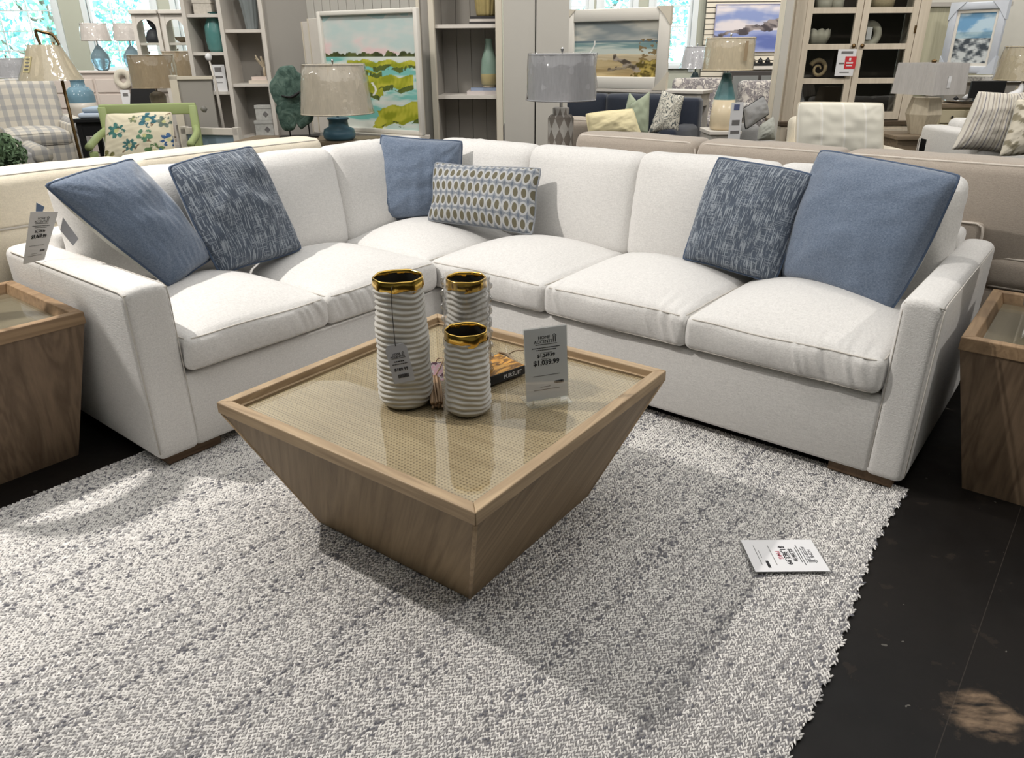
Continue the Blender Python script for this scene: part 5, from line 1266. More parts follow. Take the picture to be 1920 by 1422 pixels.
# green garland at the left edge
wr = empty('green_wreath', (X_(5, 5.75, 290), 5.75, 0), 0, 'leafy green topiary ball at the left edge', 'plant'); wz = Z_(290, 5.75, 5)
obj('pot', lathe([(.09, 0), (.12, .15), (.125, wz - .12), (.10, wz - .11)], 20), WHITEP, wr)
g_ = np.random.default_rng(4); n = 900; d = g_.normal(size=(n, 3)); d /= np.linalg.norm(d, axis=1)[:, None]; P = d * (.13 + .03 * g_.uniform(size=n))[:, None] + [0, 0, wz]; u_ = np.cross(d, g_.normal(size=(n, 3))); u_ /= np.linalg.norm(u_, axis=1)[:, None]; v_ = np.cross(d, u_) * .5 + d * .5
V = np.stack([P - u_ * .022, P + v_ * .014, P + u_ * .022, P - v_ * .014], 1).reshape(-1, 3)
obj('core', lathe([(.0001, wz - .12), (.085, wz - .08), (.12, wz), (.085, wz + .08), (.0001, wz + .12)], 20), plain('dark_moss', (60, 80, 58), .9, var=.3), wr); tag(obj('leaves', (V, np.arange(4 * n).reshape(n, 4)), plain('box_leaf', (112, 138, 104), .6, var=.35, scale=30), wr, smooth=False), kind='stuff')

# ------------------------------------------------------------------ ginger jar, chest, far lamps
jy = 10.2; jx = X_(153, jy, 190); jz = Z_(222, jy, 153)
stand_table('low_table', (jx, jy + .05, 0), 0, .7, .6, jz, WHITEP, 'low white table under the two-tone ginger jar')
jr = empty('ginger_jar', (jx, jy, jz), 0, 'round two-tone jar with a blue glazed top and cream bottom', 'jar'); jh = Z_(150, jy, 153) - jz; jw = (X_(177, jy, 185) - X_(128, jy, 185)) / 2
obj('lower', lathe([(jw * .6, 0), (jw * .8, jh * .08), (jw * .97, jh * .25), (jw, jh * .42)], 36, True), plain('cream_glaze', (206, 200, 190), .3), jr)
obj('upper', lathe([(jw, jh * .42), (jw, jh * .55), (jw * .93, jh * .70), (jw * .72, jh * .80), (jw * .5, jh * .83), (jw * .48, jh * .97), (jw * .53, jh)], 36, False), plain('blue_grey_glaze', (108, 140, 156), .15, var=.15), jr)
ch_y = 11.0; cx0, cx1 = X_(15, ch_y, 135), X_(330, ch_y, 135); chz = Z_(133, ch_y, 220)
cs2 = empty('tall_chest', ((cx0 + cx1) / 2, ch_y + .25, 0), 0, 'wide whitewashed chest of drawers under the far left windows', 'chest'); cw = (cx1 - cx0) / 2
BLUSHW = plain('blush_whitewash', (214, 202, 194), .6, var=.05, scale=8)
obj('case', box(-cw, cw, -.24, .25, .08, chz - .03), BLUSHW, cs2, smooth=False); obj('top', box(-cw - .02, cw + .02, -.27, .26, chz - .03, chz, .006, 1), BLUSHW, cs2, smooth=False); obj('plinth', box(-cw + .02, cw - .02, -.22, .24, 0, .08), BLUSHW, cs2, smooth=False)
for k in range(5):
    for c in range(2):
        x0 = -cw + .05 + c * (cw - .03); z0 = .14 + k * (chz - .22) / 5
        dr = obj('drawer_front', box(x0, x0 + cw - .07, -.262, -.235, z0, z0 + (chz - .22) / 5 - .02, .008, 1), BLUSHW, cs2, smooth=False)
        obj('knob', lathe([(.006, 0), (.018, .012), (.0001, .03)], 12), BRONZE, dr, loc=(x0 + (cw - .07) / 2, -.262, z0 + .09), rot=(PI / 2, 0, 0))
SHW = shade_mat('white_pleat_shade', (222, 214, 208)); GLB = glassy('blue_grey_glass', (150, 176, 190), .08, .5)
for px, lab in ((176, 'far lamp with a striped glass base, left one on the white chest'), (238, 'far lamp with a striped glass base, right one on the white chest')):
    lx = X_(px, ch_y, 100); h0 = Z_(76, ch_y, px) - chz; h1 = Z_(44, ch_y, px) - chz
    lamp((lx, ch_y + .15, chz + .001), lab, (.19, .165, h1 - h0, h0), [(.06, 0), (.085, .02), (.125, .12), (.115, .2), (.05, h0 * .75), (.022, h0 - .06)], GLB, SHW, wrap=True)
o = empty('wooden_wreath', (X_(231, 10.95, 150), 10.948, Z_(160, 10.95, 231)), 0, 'round white ring ornament with a hanging tag on the chest front', 'ornament')
obj('ring', xf(lathe([(.05, -.01), (.12, -.014), (.13, 0), (.12, .014), (.05, .01), (.05, -.01)], 30, False), (0, 0, .08), rx=PI / 2), CREAMP, o); obj('tag_card', box(-.06, .07, -.03, -.027, -.26, -.06), PAPER, o, smooth=False); obj('print', box(-.03, .04, -.033, -.03, -.14, -.10), INK_G, o, smooth=False)
# pair of arched display cabinets beyond the chest
for k, (p0, p1) in enumerate([(247, 301), (302, 352)]):
    Yc = 10.4; x0, x1 = X_(p0, Yc, 60), X_(p1, Yc, 60); zc_ = Z_(18, Yc, 290)
    c = empty('arched_cabinet', ((x0 + x1) / 2, Yc + .05, 0), 0, ['arched pale display cabinet holding a dark bird', 'arched pale display cabinet nearest the shelf unit'][k], 'cabinet', 'arched display cabinets'); w = (x1 - x0) / 2 - .01
    obj('crown', box(-w - .004, w + .004, -.06, .3, zc_ - .05, zc_, .008, 1), WHITEP, c, smooth=False)
    for s in (-1, 1): obj('stile', box(s * w - (.05 if s > 0 else 0), s * w + (.05 if s < 0 else 0), -.02, .02, .1, zc_ - .05), WHITEP, c, smooth=False); obj('side', box(s * w - .01, s * w + .01, .02, .28, .1, zc_ - .05), WHITEP, c, smooth=False)
    a = np.linspace(0, PI, 14); ro = w - .05; arc = [(ro * math.cos(t), zc_ - .05 - .16 + .10 * math.sin(t)) for t in a]
    poly = [(w - .05, zc_ - .05), (w - .05, zc_ - .21)] + arc[1:-1] + [(-w + .05, zc_ - .21), (-w + .05, zc_ - .05)]
    obj('arched_head', xf(prism(poly, -.015, .015), rx=PI / 2), WHITEP, c, smooth=False)
    obj('base', box(-w, w, -.03, .29, 0, .3), WHITEP, c, smooth=False)
    zs = Z_(80, Yc, 290); obj('shelf', box(-w + .01, w - .01, 0, .28, zs - .03, zs), WHITEP, c, smooth=False); obj('shelf', box(-w + .01, w - .01, 0, .28, zs - .5, zs - .47), WHITEP, c, smooth=False)
    obj('glass_door', box(-w + .05, w - .05, -.004, .0, .3, zc_ - .2), GLASS, c, smooth=False)
    if k == 0:
        bd2 = empty('bird_figurine', ((x0 + x1) / 2 + .02, Yc + .17, zs + .001), 0, 'dark bird figurine perched in the arched cabinet', 'figurine')
        DK = plain('dark_bronze', (58, 58, 66), .5); obj('rock', lathe([(.10, 0), (.11, .05), (.08, .13), (.03, .17)], 14), DK, bd2)
        bp = smooth_path([(.10, 0, .19), (.02, 0, .20), (-.03, 0, .27), (-.05, 0, .35)], 18); obj('body', tube(bp, np.interp(np.linspace(0, 1, len(bp)), [0, .35, .75, 1], [.006, .045, .03, .012]), 10), DK, bd2)
    else:
        bo = empty('wooden_bowl', ((x0 + x1) / 2 + .04, Yc + .15, zs + .001), 0, 'small brown wooden bowl in the arched cabinet by the shelf unit', 'bowl'); obj('body', lathe([(.04, 0), (.09, .03), (.10, .06), (.09, .055), (.0001, .02)], 20), CON, bo); obj('rim', tube([(.1 * math.cos(t), .1 * math.sin(t), .06) for t in np.linspace(0, 2 * PI, 24, endpoint=False)], .005, 6, True), CON, bo)
# burlap lamps behind the green chair
BUR = shade_mat('burlap_shade', (170, 152, 124)); tby = 8.6; tz = Z_(198, tby, 290)
stand_table('night_table', (X_(287, tby, 195) + .1, tby + .05, 0), 0, .75, .45, tz, WHITEP, 'white night table behind the sage green chair')
h0, h1 = Z_(164, tby, 287) - tz, Z_(104, tby, 287) - tz
lamp((X_(288, tby, 140), tby, tz + .001), 'lamp with a burlap drum shade and carved dark base behind the sage chair', (.235, .225, h1 - h0, h0), [(.07, 0), (.08, .02), (.085, h0 * .5), (.07, h0 - .06), (.03, h0 - .04)], plain('carved_dark', (96, 88, 72), .6, var=.4, scale=40), BUR)
ly = 9.6; h0, h1 = Z_(152, ly, 340) - .8, Z_(97, ly, 340) - .8
stand_table('bed_table', (X_(340, ly, 150), ly, 0), 0, .5, .4, .8, WHITEP, 'white table under the second burlap lamp', 'table')
lamp((X_(338, ly, 120), ly, .801), 'second burlap shade lamp half hidden by the shelf unit', (.20, .19, h1 - h0, h0), [(.07, 0), (.08, .03), (.06, h0 * .6), (.03, h0 - .04)], BLUEC, BUR)
o = empty('black_chair', (X_(262, 9.6, 180), 9.6, 0), .2, 'black slipcovered chair behind the green chair', 'chair'); zt_ = Z_(168, 9.6, 262)
obj('seat', box(-.25, .25, -.3, .2, .1, .5, .03), BLACK, o); obj('backrest', hexa([(-.26, .14, .45), (.26, .14, .45), (.26, .24, .45), (-.26, .24, .45)], [(-.14, .2, zt_), (.14, .2, zt_), (.14, .28, zt_), (-.14, .28, zt_)]), BLACK, o, smooth=False)
bdz = Z_(208, 8.0, 200)
o = empty('folded_throw', (X_(205, 8.0, 210), 8.05, bdz - .06), .1, 'pale blue folded throws on a dark bench behind the green chair', 'throw'); obj('fold', box(-.26, .26, -.2, .2, 0, .05, .02, 3), plain('ice_blue_cloth', (196, 208, 224), .9), o); obj('fold', box(-.22, .2, -.18, .18, .05, .10, .02, 3), plain('grey_blue_cloth', (168, 184, 200), .9), o)
stand_table('dark_bench', (X_(205, 8.0, 210), 8.05, 0), .1, .62, .5, bdz - .061, BLACK, 'black bench carrying folded pale blue throws', 'bench')

gy = 9.7; gz = Z_(145, gy, 18) - .42
stand_table('far_side_table', (X_(16, gy, 145), gy, 0), 0, .5, .4, gz, WHITEP, 'white side table at the far left under the grey drum lamp')
lamp((X_(16, gy, 128), gy, gz + .001), 'far lamp with a pale grey drum shade at the left edge', (.20, .19, Z_(110, gy, 18) - Z_(145, gy, 18), .42), [(.07, 0), (.09, .03), (.06, .2), (.03, .37)], BLUEC, shade_mat('silver_shade', (190, 190, 194)))

# ================================================================== right half of the showroom
NAVY = fabric('navy_velvet', (50, 56, 70), .15, 330, .2, .4)
# navy sofa seen over the greige sofa, faces the camera
nl, nr = atY((1072, 175), 9.3), atY((1312, 192), 8.5)
nrz = math.atan2(nr[1] - nl[1], nr[0] - nl[0]); nL = math.hypot(nr[0] - nl[0], nr[1] - nl[1]) + .5
ns = empty('navy_sofa', (nl[0] - .45 * math.cos(nrz), nl[1] - .45 * math.sin(nrz), 0), nrz, 'dark navy sofa under the beach painting', 'sofa')
nt = Z_(176, 8.9, 1200)
obj('frame', box(0, nL, -.85, 0, .08, .36, .02), NAVY, ns); obj('back_frame', box(0, nL, -.18, 0, .08, nt - .02, .04, 3), NAVY, ns)
for x in (.0, nL - .2): obj('arm', box(x, x + .2, -.86, -.02, .08, .70, .05, 3), NAVY, ns)
for k in range(2):
    w = (nL - .4) / 2; x0 = .2 + k * w
    b, p = cushion(w - .006, .66, .16, .04, .03, .01, .003, 120 + k, (12, 12, 5), 0); obj('seat_cushion', xf(b, (x0 + w / 2, -.52, .36)), NAVY, ns)
    b, p = cushion(w - .006, nt - .48, .17, .05, .03, .01, .003, 124 + k, (14, 10, 5), 0, under=.5)
    V = np.asarray(b[0]); obj('back_cushion', (np.stack([V[:, 0] + x0 + w / 2, -V[:, 2] - .16, V[:, 1] + (nt - .48) / 2 + .49], 1), b[1]), NAVY, ns)
for x in (.08, nL - .14): obj('foot', box(x, x + .06, -.8, -.74, 0, .082), BLACK, ns, smooth=False); obj('foot', box(x, x + .06, -.12, -.06, 0, .082), BLACK, ns, smooth=False)
# console behind it carrying the painting
bz_ = atY((1258, 168), 8.9)[2] - .002
pc = (np.array(atY((1062, 24), 9.6)) + np.array(atY((1262, 12), 8.9))) / 2
ct2 = stand_table('white_console', (pc[0] + .12, pc[1] + .02, 0), math.atan2(8.9 - 9.6, X_(1262, 8.9, 12) - X_(1062, 9.6, 24)), 2.0, .34, bz_, WHITEP, 'white console table behind the navy sofa carrying the beach painting')
ct2.location[0] += .02; ct2.location[1] += .02
def bg_pillow(name, pxs, Y, nrm, T, mat, label, **k):
    n_ = np.array(nrm, float); n_ /= np.linalg.norm(n_); c = np.mean(pxs, 0); p = atY(c, Y)
    return pillow(name, pquad(pxs, p, n_), T, mat, label, **k)
SAGEF = fabric('sage_fabric', (176, 186, 162), .08)
nv = (-.25, -1, .3)
bg_pillow('throw_pillow', [(1180, 172), (1200, 196), (1195, 250), (1160, 250)], 8.12, (-.5, -1, .3), .12, SAGEF, 'pale sage pillow at the back on the navy sofa', pinch=.04, seed=41, n=24)
bg_pillow('throw_pillow', [(1182, 196), (1219, 170), (1216, 252), (1176, 252)], 8.02, nv, .14, SAGEF, 'sage pillow in front on the navy sofa', pinch=.04, seed=42, n=24)
def palm(u, v):
    P = np.stack([u, v], 1); n1 = vnoise(P, 10, 71, 3); s = np.sin((u * 3 + v * 5 + 1.6 * n1) * 9); return np.where((s > .55)[:, None], np.array([98., 104, 104]), np.array([216., 212, 200]) + 10 * n1[:, None])
bg_pillow('throw_pillow', [(1242, 168), (1284, 180), (1272, 246), (1214, 252)], 7.9, nv, .17, PRINT, 'white pillow with grey palm leaf print on the navy sofa', pinch=.07, seed=43, n=60, colors=pillow_colors(palm, 60), back_mat=OFFW)
# armchair with a yellow cushion at the left end of the greige sofa
armchair((X_(1130, 6.7, 240), 6.75, 0), math.radians(150), 'greige armchair turned away behind the greige sofa with a tag on its side', GREIGE, .86, .8, .92, .5, .68, seed=130, pipe=GREIGE_PIPE)
YEL = fabric('pale_yellow', (236, 224, 182), .06)
bg_pillow('throw_pillow', [(1098, 214), (1186, 204), (1204, 258), (1104, 258)], 6.25, (.15, -1, .35), .14, YEL, 'pale yellow cushion on the greige armchair', pinch=.02, seed=44, n=30, pipe_mat=YEL)
# glass bottle lamp with the wrapped cream shade
by = 7.4; bx_ = X_(1357, by, 200); bz0 = Z_(243, by, 1357)
stand_table('lamp_table', (bx_, by + .04, 0), 0, .30, .4, bz0, WHITEP, 'pale table under the glass bottle lamp behind the greige sofa')
h0, h1 = Z_(131, by, 1368) - bz0, Z_(72, by, 1368) - bz0
l_ = lamp((bx_, by, bz0 + .001), 'lamp with a teal and cream glass bottle base and wrapped cream shade', (.225, .215, h1 - h0, h0), [(.10, 0), (.115, .02), (.118, .12), (.10, .27)], plain('cream_glass', (222, 206, 176), .25), shade_mat('cream_drum', (216, 202, 174)))
obj('neck', lathe([(.10, .27), (.085, .33), (.055, .42), (.038, .5), (.04, h0 - .03)], 28, False), plain('teal_bottle', (96, 136, 140), .08, var=.35, scale=9), l_)
obj('price_sticker', box(.07, .10, -.232, -.229, h0 + .08, h0 + .24), plain('sticker', (160, 140, 112), .6), l_, smooth=False)
o = empty('price_tag', (X_(1378, 6.6, 240), 6.6, Z_(262, 6.6, 1378)), .2, 'standing white price tag with a blue print beside the bottle lamp', 'tag'); obj('card', box(-.055, .055, -.002, .002, 0, .30), PAPER, o, smooth=False); obj('blue_print', box(-.03, .02, -.004, -.002, .24, .285), plain('blue_print', (96, 104, 140), .6), o, smooth=False); obj('print', join(box(-.035, .035, -.004, -.002, .12, .16), box(-.04, .04, -.004, -.002, .05, .075)), INK_G, o, smooth=False); obj('clip_rod', tube([(0, .004, -Z_(262, 6.6, 1378)), (0, .004, .28)], .004, 5), CHROME, o)
o['label'] = 'standing white price tag with a blue print beside the bottle lamp'
# grey chairs and floral chair in the distance
GREYF = fabric('grey_chair_fabric', (150, 150, 150), .1)
bg_pillow('throw_pillow', [(1392, 204), (1432, 180), (1442, 214), (1398, 243)], 7.45, (.2, -1, .3), .16, GREYF, 'grey pillow leaning right of the bottle lamp', pinch=.02, seed=45, n=24, pipe_mat=BLACK)
bg_pillow('throw_pillow', [(1424, 236), (1450, 218), (1454, 262), (1420, 264)], 7.1, (.1, -1, .3), .14, fabric('sage_grey', (170, 172, 164)), 'rounded sage grey pillow beside the display cabinet', pinch=.0, seed=46, n=24)
armchair((X_(1420, 7.5, 230), 7.5, 0), math.radians(0), 'low grey armchair holding the grey pillows beside the display cabinet', GREYF, .46, .8, .74, .52, .6, seed=140, roll=False)
def florg(u, v):
    P = np.stack([u, v], 1); n1 = vnoise(P, 22, 81, 3); return np.where((n1 > .12)[:, None], np.array([128., 124, 124]), np.array([204., 198, 190]))
FLG = (lambda g: (g.col(g.ramp(g.noise(g.co(), 14, 4, .6, .8), [(.40, (204, 198, 190)), (.5, (140, 134, 134)), (.58, (112, 108, 112)), (.64, (206, 200, 192))])), g.m)[1])(G('grey_floral_fabric', .9))
armchair((X_(1318, 10.2, 190), 10.2, 0), math.radians(-10), 'far armchair in grey floral fabric behind the bottle lamp', FLG, 1.0, .9, 1.08, .6, .78, seed=150)
armchair((X_(1445, 11.4, 180), 11.4, 0), math.radians(20), 'far armchair in grey and white floral beside the dark cabinet', FLG, .8, .8, 1.0, .55, .72, seed=154)
fy2 = 11.2; h = Z_(128, fy2, 1306) - .85
stand_table('far_table', (X_(1306, fy2, 130), fy2, 0), 0, .7, .45, .85, BLACK, 'dark far table under the small silver lamp')
lamp((X_(1306, fy2, 110), fy2, .851), 'small far lamp with a silver empire shade by the window', (.22, .17, Z_(88, fy2, 1306) - Z_(128, fy2, 1306), h), [(.08, 0), (.09, .03), (.05, .1), (.07, h * .6), (.03, h - .05)], plain('dark_teal_base', (70, 90, 92), .4), shade_mat('silver_shade', (190, 190, 194)))
# shelf, dark cabinet and black ornament below the seascape
o = empty('white_shelf', (X_(1425, 13.1, 125), 13.2, Z_(130, 13.1, 1425)), 0, 'white ledge under the seascape on the slatted wall', 'shelf'); obj('board', box(-.5, .5, -.2, .15, 0, .05), WHITEP, o, smooth=False); obj('bracket', box(-.4, -.36, -.15, .15, -.12, 0), WHITEP, o, smooth=False); obj('bracket', box(.36, .4, -.15, .15, -.12, 0), WHITEP, o, smooth=False)
o2 = empty('black_ornament', (X_(1425, 13.1, 125), 13.12, Z_(130, 13.1, 1425) + .051), 0, 'small black ornament on the white ledge', 'ornament'); obj('bar', box(-.2, .2, -.04, .04, 0, .05, .01), BLACK, o2)
for k in range(3): obj('peak', lathe([(.05, .04), (.03, .1), (.0001, .13)], 10), BLACK, o2, loc=(-.12 + k * .12, 0, 0))
o = empty('dark_cabinet', (X_(1425, 12.6, 160), 12.8, 0), 0, 'dark framed grey cabinet under the white ledge', 'cabinet'); zt_ = Z_(134, 12.6, 1425)
obj('case', box(-.5, .45, -.2, .2, .1, zt_), plain('charcoal', (70, 66, 64), .6), o, smooth=False)
for x in (-.45, .0): obj('door', box(x, x + .4, -.22, -.2, .2, zt_ - .06), plain('slate_grey', (130, 132, 130), .6), o, smooth=False)
obj('plinth', box(-.5, .45, -.2, .2, 0, .1), BLACK, o, smooth=False)

# ------------------------------------------------------------------ arched display cabinet
cy_ = 8.5; cxl, cxr = X_(1468, cy_, 200), X_(1704, cy_, 200)
dc = empty('display_cabinet', ((cxl + cxr) / 2, cy_ + .2, 0), 0, 'tall weathered cream display cabinet with arched glazed doors', 'cabinet')
w = (cxr - cxl) / 2; CRM = wood('distressed_cream', (200, 188, 168), (226, 214, 196), 2, 0, .7, ring=.1)
zb_, zt2 = Z_(226, cy_, 1590), 2.45
DARKB = plain('dark_brown_back', (58, 50, 44), .8, var=.1)
obj('back_panel', box(-w + .03, w - .03, .22, .25, zb_, zt2), DARKB, dc, smooth=False)
for s in (-1, 1): obj('side_panel', box(s * w - .02, s * w + .02, -.2, .25, zb_, zt2), CRM, dc, smooth=False); obj('pilaster', box(s * w - (.10 if s > 0 else 0), s * w + (.10 if s < 0 else 0), -.23, -.2, zb_, zt2), CRM, dc, smooth=False)
obj('waist_rail', box(-w - .03, w + .03, -.27, .26, zb_ - .05, zb_, .008, 1), plain('dark_edge', (92, 78, 62), .6), dc, smooth=False)
obj('base_case', box(-w - .01, w + .01, -.25, .25, .1, zb_ - .05), CRM, dc, smooth=False); obj('plinth', box(-w - .03, w + .03, -.27, .26, 0, .1), CRM, dc, smooth=False)
for s in (0, 1):
    x0 = -w + .05 + s * (w - .05); bd3 = obj('base_door', box(x0 + .01, x0 + w - .06, -.268, -.25, .14, zb_ - .08), CRM, dc, smooth=False); obj('panel', box(x0 + .09, x0 + w - .14, -.275, -.268, .22, zb_ - .16, .006, 1), CRM, bd3, smooth=False); obj('knob', lathe([(.005, 0), (.014, .012), (.0001, .026)], 10), BRONZE, bd3, loc=(x0 + (w - .10 if s == 0 else .05), -.268, zb_ - .3), rot=(PI / 2, 0, 0))
shs = [Z_(y, cy_, 1590) for y in (152, 88, 20)]
for k, z in enumerate(shs): obj('shelf', box(-w + .03, w - .03, -.1, .22, z - .02, z), DARKB, dc, smooth=False)
obj('arch_head', xf(prism([(w - .1, zt2), (w - .1, 2.0)] + [((w - .1) * math.cos(a), 2.0 + .32 * math.sin(a)) for a in np.linspace(0, PI, 20)][1:-1] + [(-w + .1, 2.0), (-w + .1, zt2)], -.015, .015), (0, -.22, 0), rx=PI / 2), CRM, dc, smooth=False)
obj('cornice', box(-w - .05, w + .05, -.3, .27, zt2, zt2 + .1, .01, 1), CRM, dc, smooth=False)
for s in (0, 1):
    x0, x1 = (-w + .105, -.004) if s == 0 else (.004, w - .105)
    d_ = obj('door', join(box(x0, x0 + .065, -.225, -.195, zb_ + .01, 2.3), box(x1 - .065, x1, -.225, -.195, zb_ + .01, 2.3), box(x0 + .065, x1 - .065, -.225, -.195, zb_ + .01, zb_ + .09)), CRM, dc, smooth=False)
    for z in shs: obj('door_bar', box(x0 + .065, x1 - .065, -.222, -.198, z - .025, z + .03), CRM, d_, smooth=False)
    obj('glass_pane', box(x0 + .065, x1 - .065, -.212, -.208, zb_ + .09, 2.28), GLASS, d_, smooth=False)
    obj('knob', lathe([(.006, 0), (.02, .015), (.022, .025), (.0001, .034)], 14), BRONZE, d_, loc=(-.045 if s == 0 else .045, -.225, Z_(88, cy_, 1590) + .01), rot=(PI / 2, 0, 0))
for pxh in (1,): obj('hinge', box(w - .12, w - .10, -.235, -.225, Z_(62, cy_, 1690), Z_(48, cy_, 1690)), BRONZE, dc, smooth=False)
def incab(px, k, dy=.08): return (X_(px, cy_ + .1, 100), cy_ + .2 + dy - .08, (shs + [zb_])[k] + .001)
CLAY = plain('stone_white_glaze', (176, 172, 158), .5, var=.15, scale=18)
o = empty('scalloped_bowl', incab(1532, 1), 0, 'scalloped white bowl inside the left cabinet door', 'bowl'); obj('body', lathe([(.06, 0), (.11, .04), (.135, .10), (.13, .16), (.10, .10), (.0001, .04)], 60, False, lambda R, Z, t: (R * (1 + .05 * np.abs(np.sin(t * 5)) * (Z > .03)), Z + .02 * np.abs(np.sin(t * 5)) * (Z > .14))), CLAY, o); obj('foot', lathe([(.065, 0), (.06, .015)], 24), CLAY, o)
o = empty('open_centre_vase', incab(1632, 1), 0, 'round white vase with a leaf shaped opening inside the right cabinet door', 'vase')
tor = []; 
pth = [(0.085 * math.cos(a), 0, .12 + .095 * math.sin(a)) for a in np.linspace(0, 2 * PI, 40, endpoint=False)]; obj('body', tube(pth, .042, 14, True), CLAY, o); obj('foot', box(-.05, .05, -.04, .04, 0, .02, .006), CLAY, o); obj('price_card', box(-.06, -.005, -.06, -.058, .07, .19), PAPER, o, smooth=False)
o = empty('shell_disc', incab(1545, 0), 0, 'tan spiral shell disc on a stand inside the left cabinet door', 'ornament'); sp_ = [((.02 + .0085 * a) * math.cos(a), -.01, .115 + (.02 + .0085 * a) * math.sin(a)) for a in np.linspace(0, 9.0, 60)]; obj('spiral', tube(sp_, np.linspace(.008, .026, 60), 8), plain('tan_shell', (190, 168, 130), .5, var=.2, scale=30), o); obj('stand', box(-.07, .07, -.04, .03, 0, .012), CREAMP, o, smooth=False)
o = empty('glass_lantern', incab(1512, 3), 0, 'faceted grey glass lantern low in the left cabinet door', 'lantern'); obj('body', lathe([(.10, 0), (.10, .03), (.09, .2), (.05, .3), (.05, .33)], 8), glassy('grey_glass', (150, 150, 154), .1, .4), o, smooth=False); obj('band', lathe([(.105, .06), (.105, .075)], 8, False), CHROME, o, smooth=False)
o = empty('driftwood_piece', incab(1622, 3), 0, 'flat piece of driftwood low in the right cabinet door', 'ornament'); dp = smooth_path([(-.12, 0, .05), (0, .02, .06), (.12, 0, .09)], 14); obj('log', tube(dp, np.interp(np.linspace(0, 1, len(dp)), [0, .5, 1], [.015, .045, .012]), 9), plain('dull_brown', (112, 98, 82), .8, var=.2), o); obj('stub', tube([(.0, .02, .07), (.03, .03, .14)], .014, 6), plain('dull_brown2', (112, 98, 82), .8), o)
for px, r_, k in ((1537, .09, 2), (1562, .07, 2), (1640, .15, 2)):
    o = empty('top_shelf_bowl', incab(px, k), 0, {1537: 'larger pale cup on the top shelf of the cabinet left door', 1562: 'smaller pale cup on the top shelf of the cabinet left door', 1640: 'wide woven tan bowl on the top shelf of the cabinet right door'}[px], 'bowl'); obj('body', lathe([(r_ * .6, 0), (r_ * .95, .04), (r_, .12), (r_ * .92, .12), (r_ * .5, .03), (.0001, .02)], 28, False), CLAY if px < 1600 else plain('woven_tan', (160, 146, 118), .8, var=.25, scale=50), o); obj('rim', tube([(r_ * .96 * math.cos(t), r_ * .96 * math.sin(t), .12) for t in np.linspace(0, 2 * PI, 24, endpoint=False)], .006, 6, True), CLAY, o)
st = empty('sale_tag', (X_(1588, cy_ - .1, 120), cy_ - .06, Z_(142, cy_, 1588)), -.03, 'white tag with a red sale square hanging on the cabinet doors', 'tag'); tw_ = (X_(1606, cy_ - .1, 120) - X_(1572, cy_ - .1, 120)) / 2
obj('card', box(-tw_, tw_, -.002, .002, 0, .26), PAPER, st, smooth=False); rs = obj('red_square', box(-.01, tw_ + .01, -.005, -.002, .07, .19), plain('sale_red', (206, 52, 58), .6), st, smooth=False)
obj('sale_print', join(box(.005, .075, -.007, -.005, .12, .135), box(.01, .07, -.007, -.005, .095, .105), box(.03, .05, -.007, -.005, .15, .175)), PAPER, rs, smooth=False); obj('print', join(box(-.06, .06, -.004, -.002, .215, .24), box(-.07, -.015, -.004, -.002, .115, .13), box(-.05, .05, -.004, -.002, .03, .04)), INK_G, st, smooth=False)
# dark tall mirror edge left of the cabinet
mr = empty('leaning_mirror', (X_(1462, 8.08, 150), 8.08, 0), math.radians(72), 'tall dark framed mirror standing edge-on beside the display cabinet', 'mirror')
obj('frame', box(-.26, .26, -.03, .03, .05, 2.3, .006, 1), plain('dark_walnut', (64, 54, 46), .5), mr, smooth=False); obj('glass', box(-.21, .21, -.034, -.031, .12, 2.22), CHROME, mr, smooth=False); obj('silver_edge', box(-.262, -.26, -.034, .034, .05, 2.3), GREYL, mr, smooth=False)

# ------------------------------------------------------------------ cream striped chair, block lamp, white sofa
STRP = stripes_mat('cream_stripe', [(0, (248, 246, 238)), (.06, (234, 231, 218)), (.94, (244, 240, 228))], 4)
sc = armchair((X_(1572, 7.1, 240), 7.05, 0), math.radians(4), 'cream upholstered chair behind the greige sofa', LINEN_CREAM, .86, .85, .84, .5, .62, seed=160, roll=False)
bg_pillow('striped_cushion', [(1496, 191), (1657, 193), (1657, 306), (1490, 304)], 6.72, (0, -1, .18), .16, STRP, 'wide cream cushion with faint stripes on the cream chair', cat='cushion', pinch=.012, seed=47, n=36, pipe_mat=LINEN_CREAM, exp=.35)
ty = 7.3; tz2 = Z_(252, ty, 1710)
et3 = stand_table('lamp_table', (X_(1718, ty, 255), ty + .1, 0), 0, .52, .52, tz2, CON, 'brown wood side table under the square lamp', drawer=False)
kl = empty('table_lamp', (X_(1736, ty, 220), ty + .06, tz2 + .001), math.radians(24), 'lamp with a wooden block base and a square white shade', 'lamp', 'table lamps on display')
hs0, hs1 = Z_(177, ty, 1750) - tz2, Z_(118, ty, 1750) - tz2; BLK = wood('limed_oak_block', (176, 164, 142), (214, 204, 184), 2, 0, 1., ring=.1)
hx_ = [(.16, -.02), (.06, -.15), (-.11, -.13), (-.16, .02), (-.06, .15), (.11, .13)]
b6 = [(x * .62, y * .62, 0) for x, y in hx_]; m6 = [(x, y, hs0 * .5) for x, y in hx_]; t6 = [(x * .8, y * .8, hs0 - .03) for x, y in hx_]
Fh = [(5, 4, 3, 2, 1, 0), (12, 13, 14, 15, 16, 17)] + [(i, (i + 1) % 6, 6 + (i + 1) % 6, 6 + i) for i in range(6)] + [(6 + i, 6 + (i + 1) % 6, 12 + (i + 1) % 6, 12 + i) for i in range(6)]
obj('block_base', (np.array(b6 + m6 + t6), Fh), BLK, kl, smooth=False); obj('stem', tube([(0, 0, hs0 - .04), (0, 0, hs1 - .02)], .01, 8), CHROME, kl)
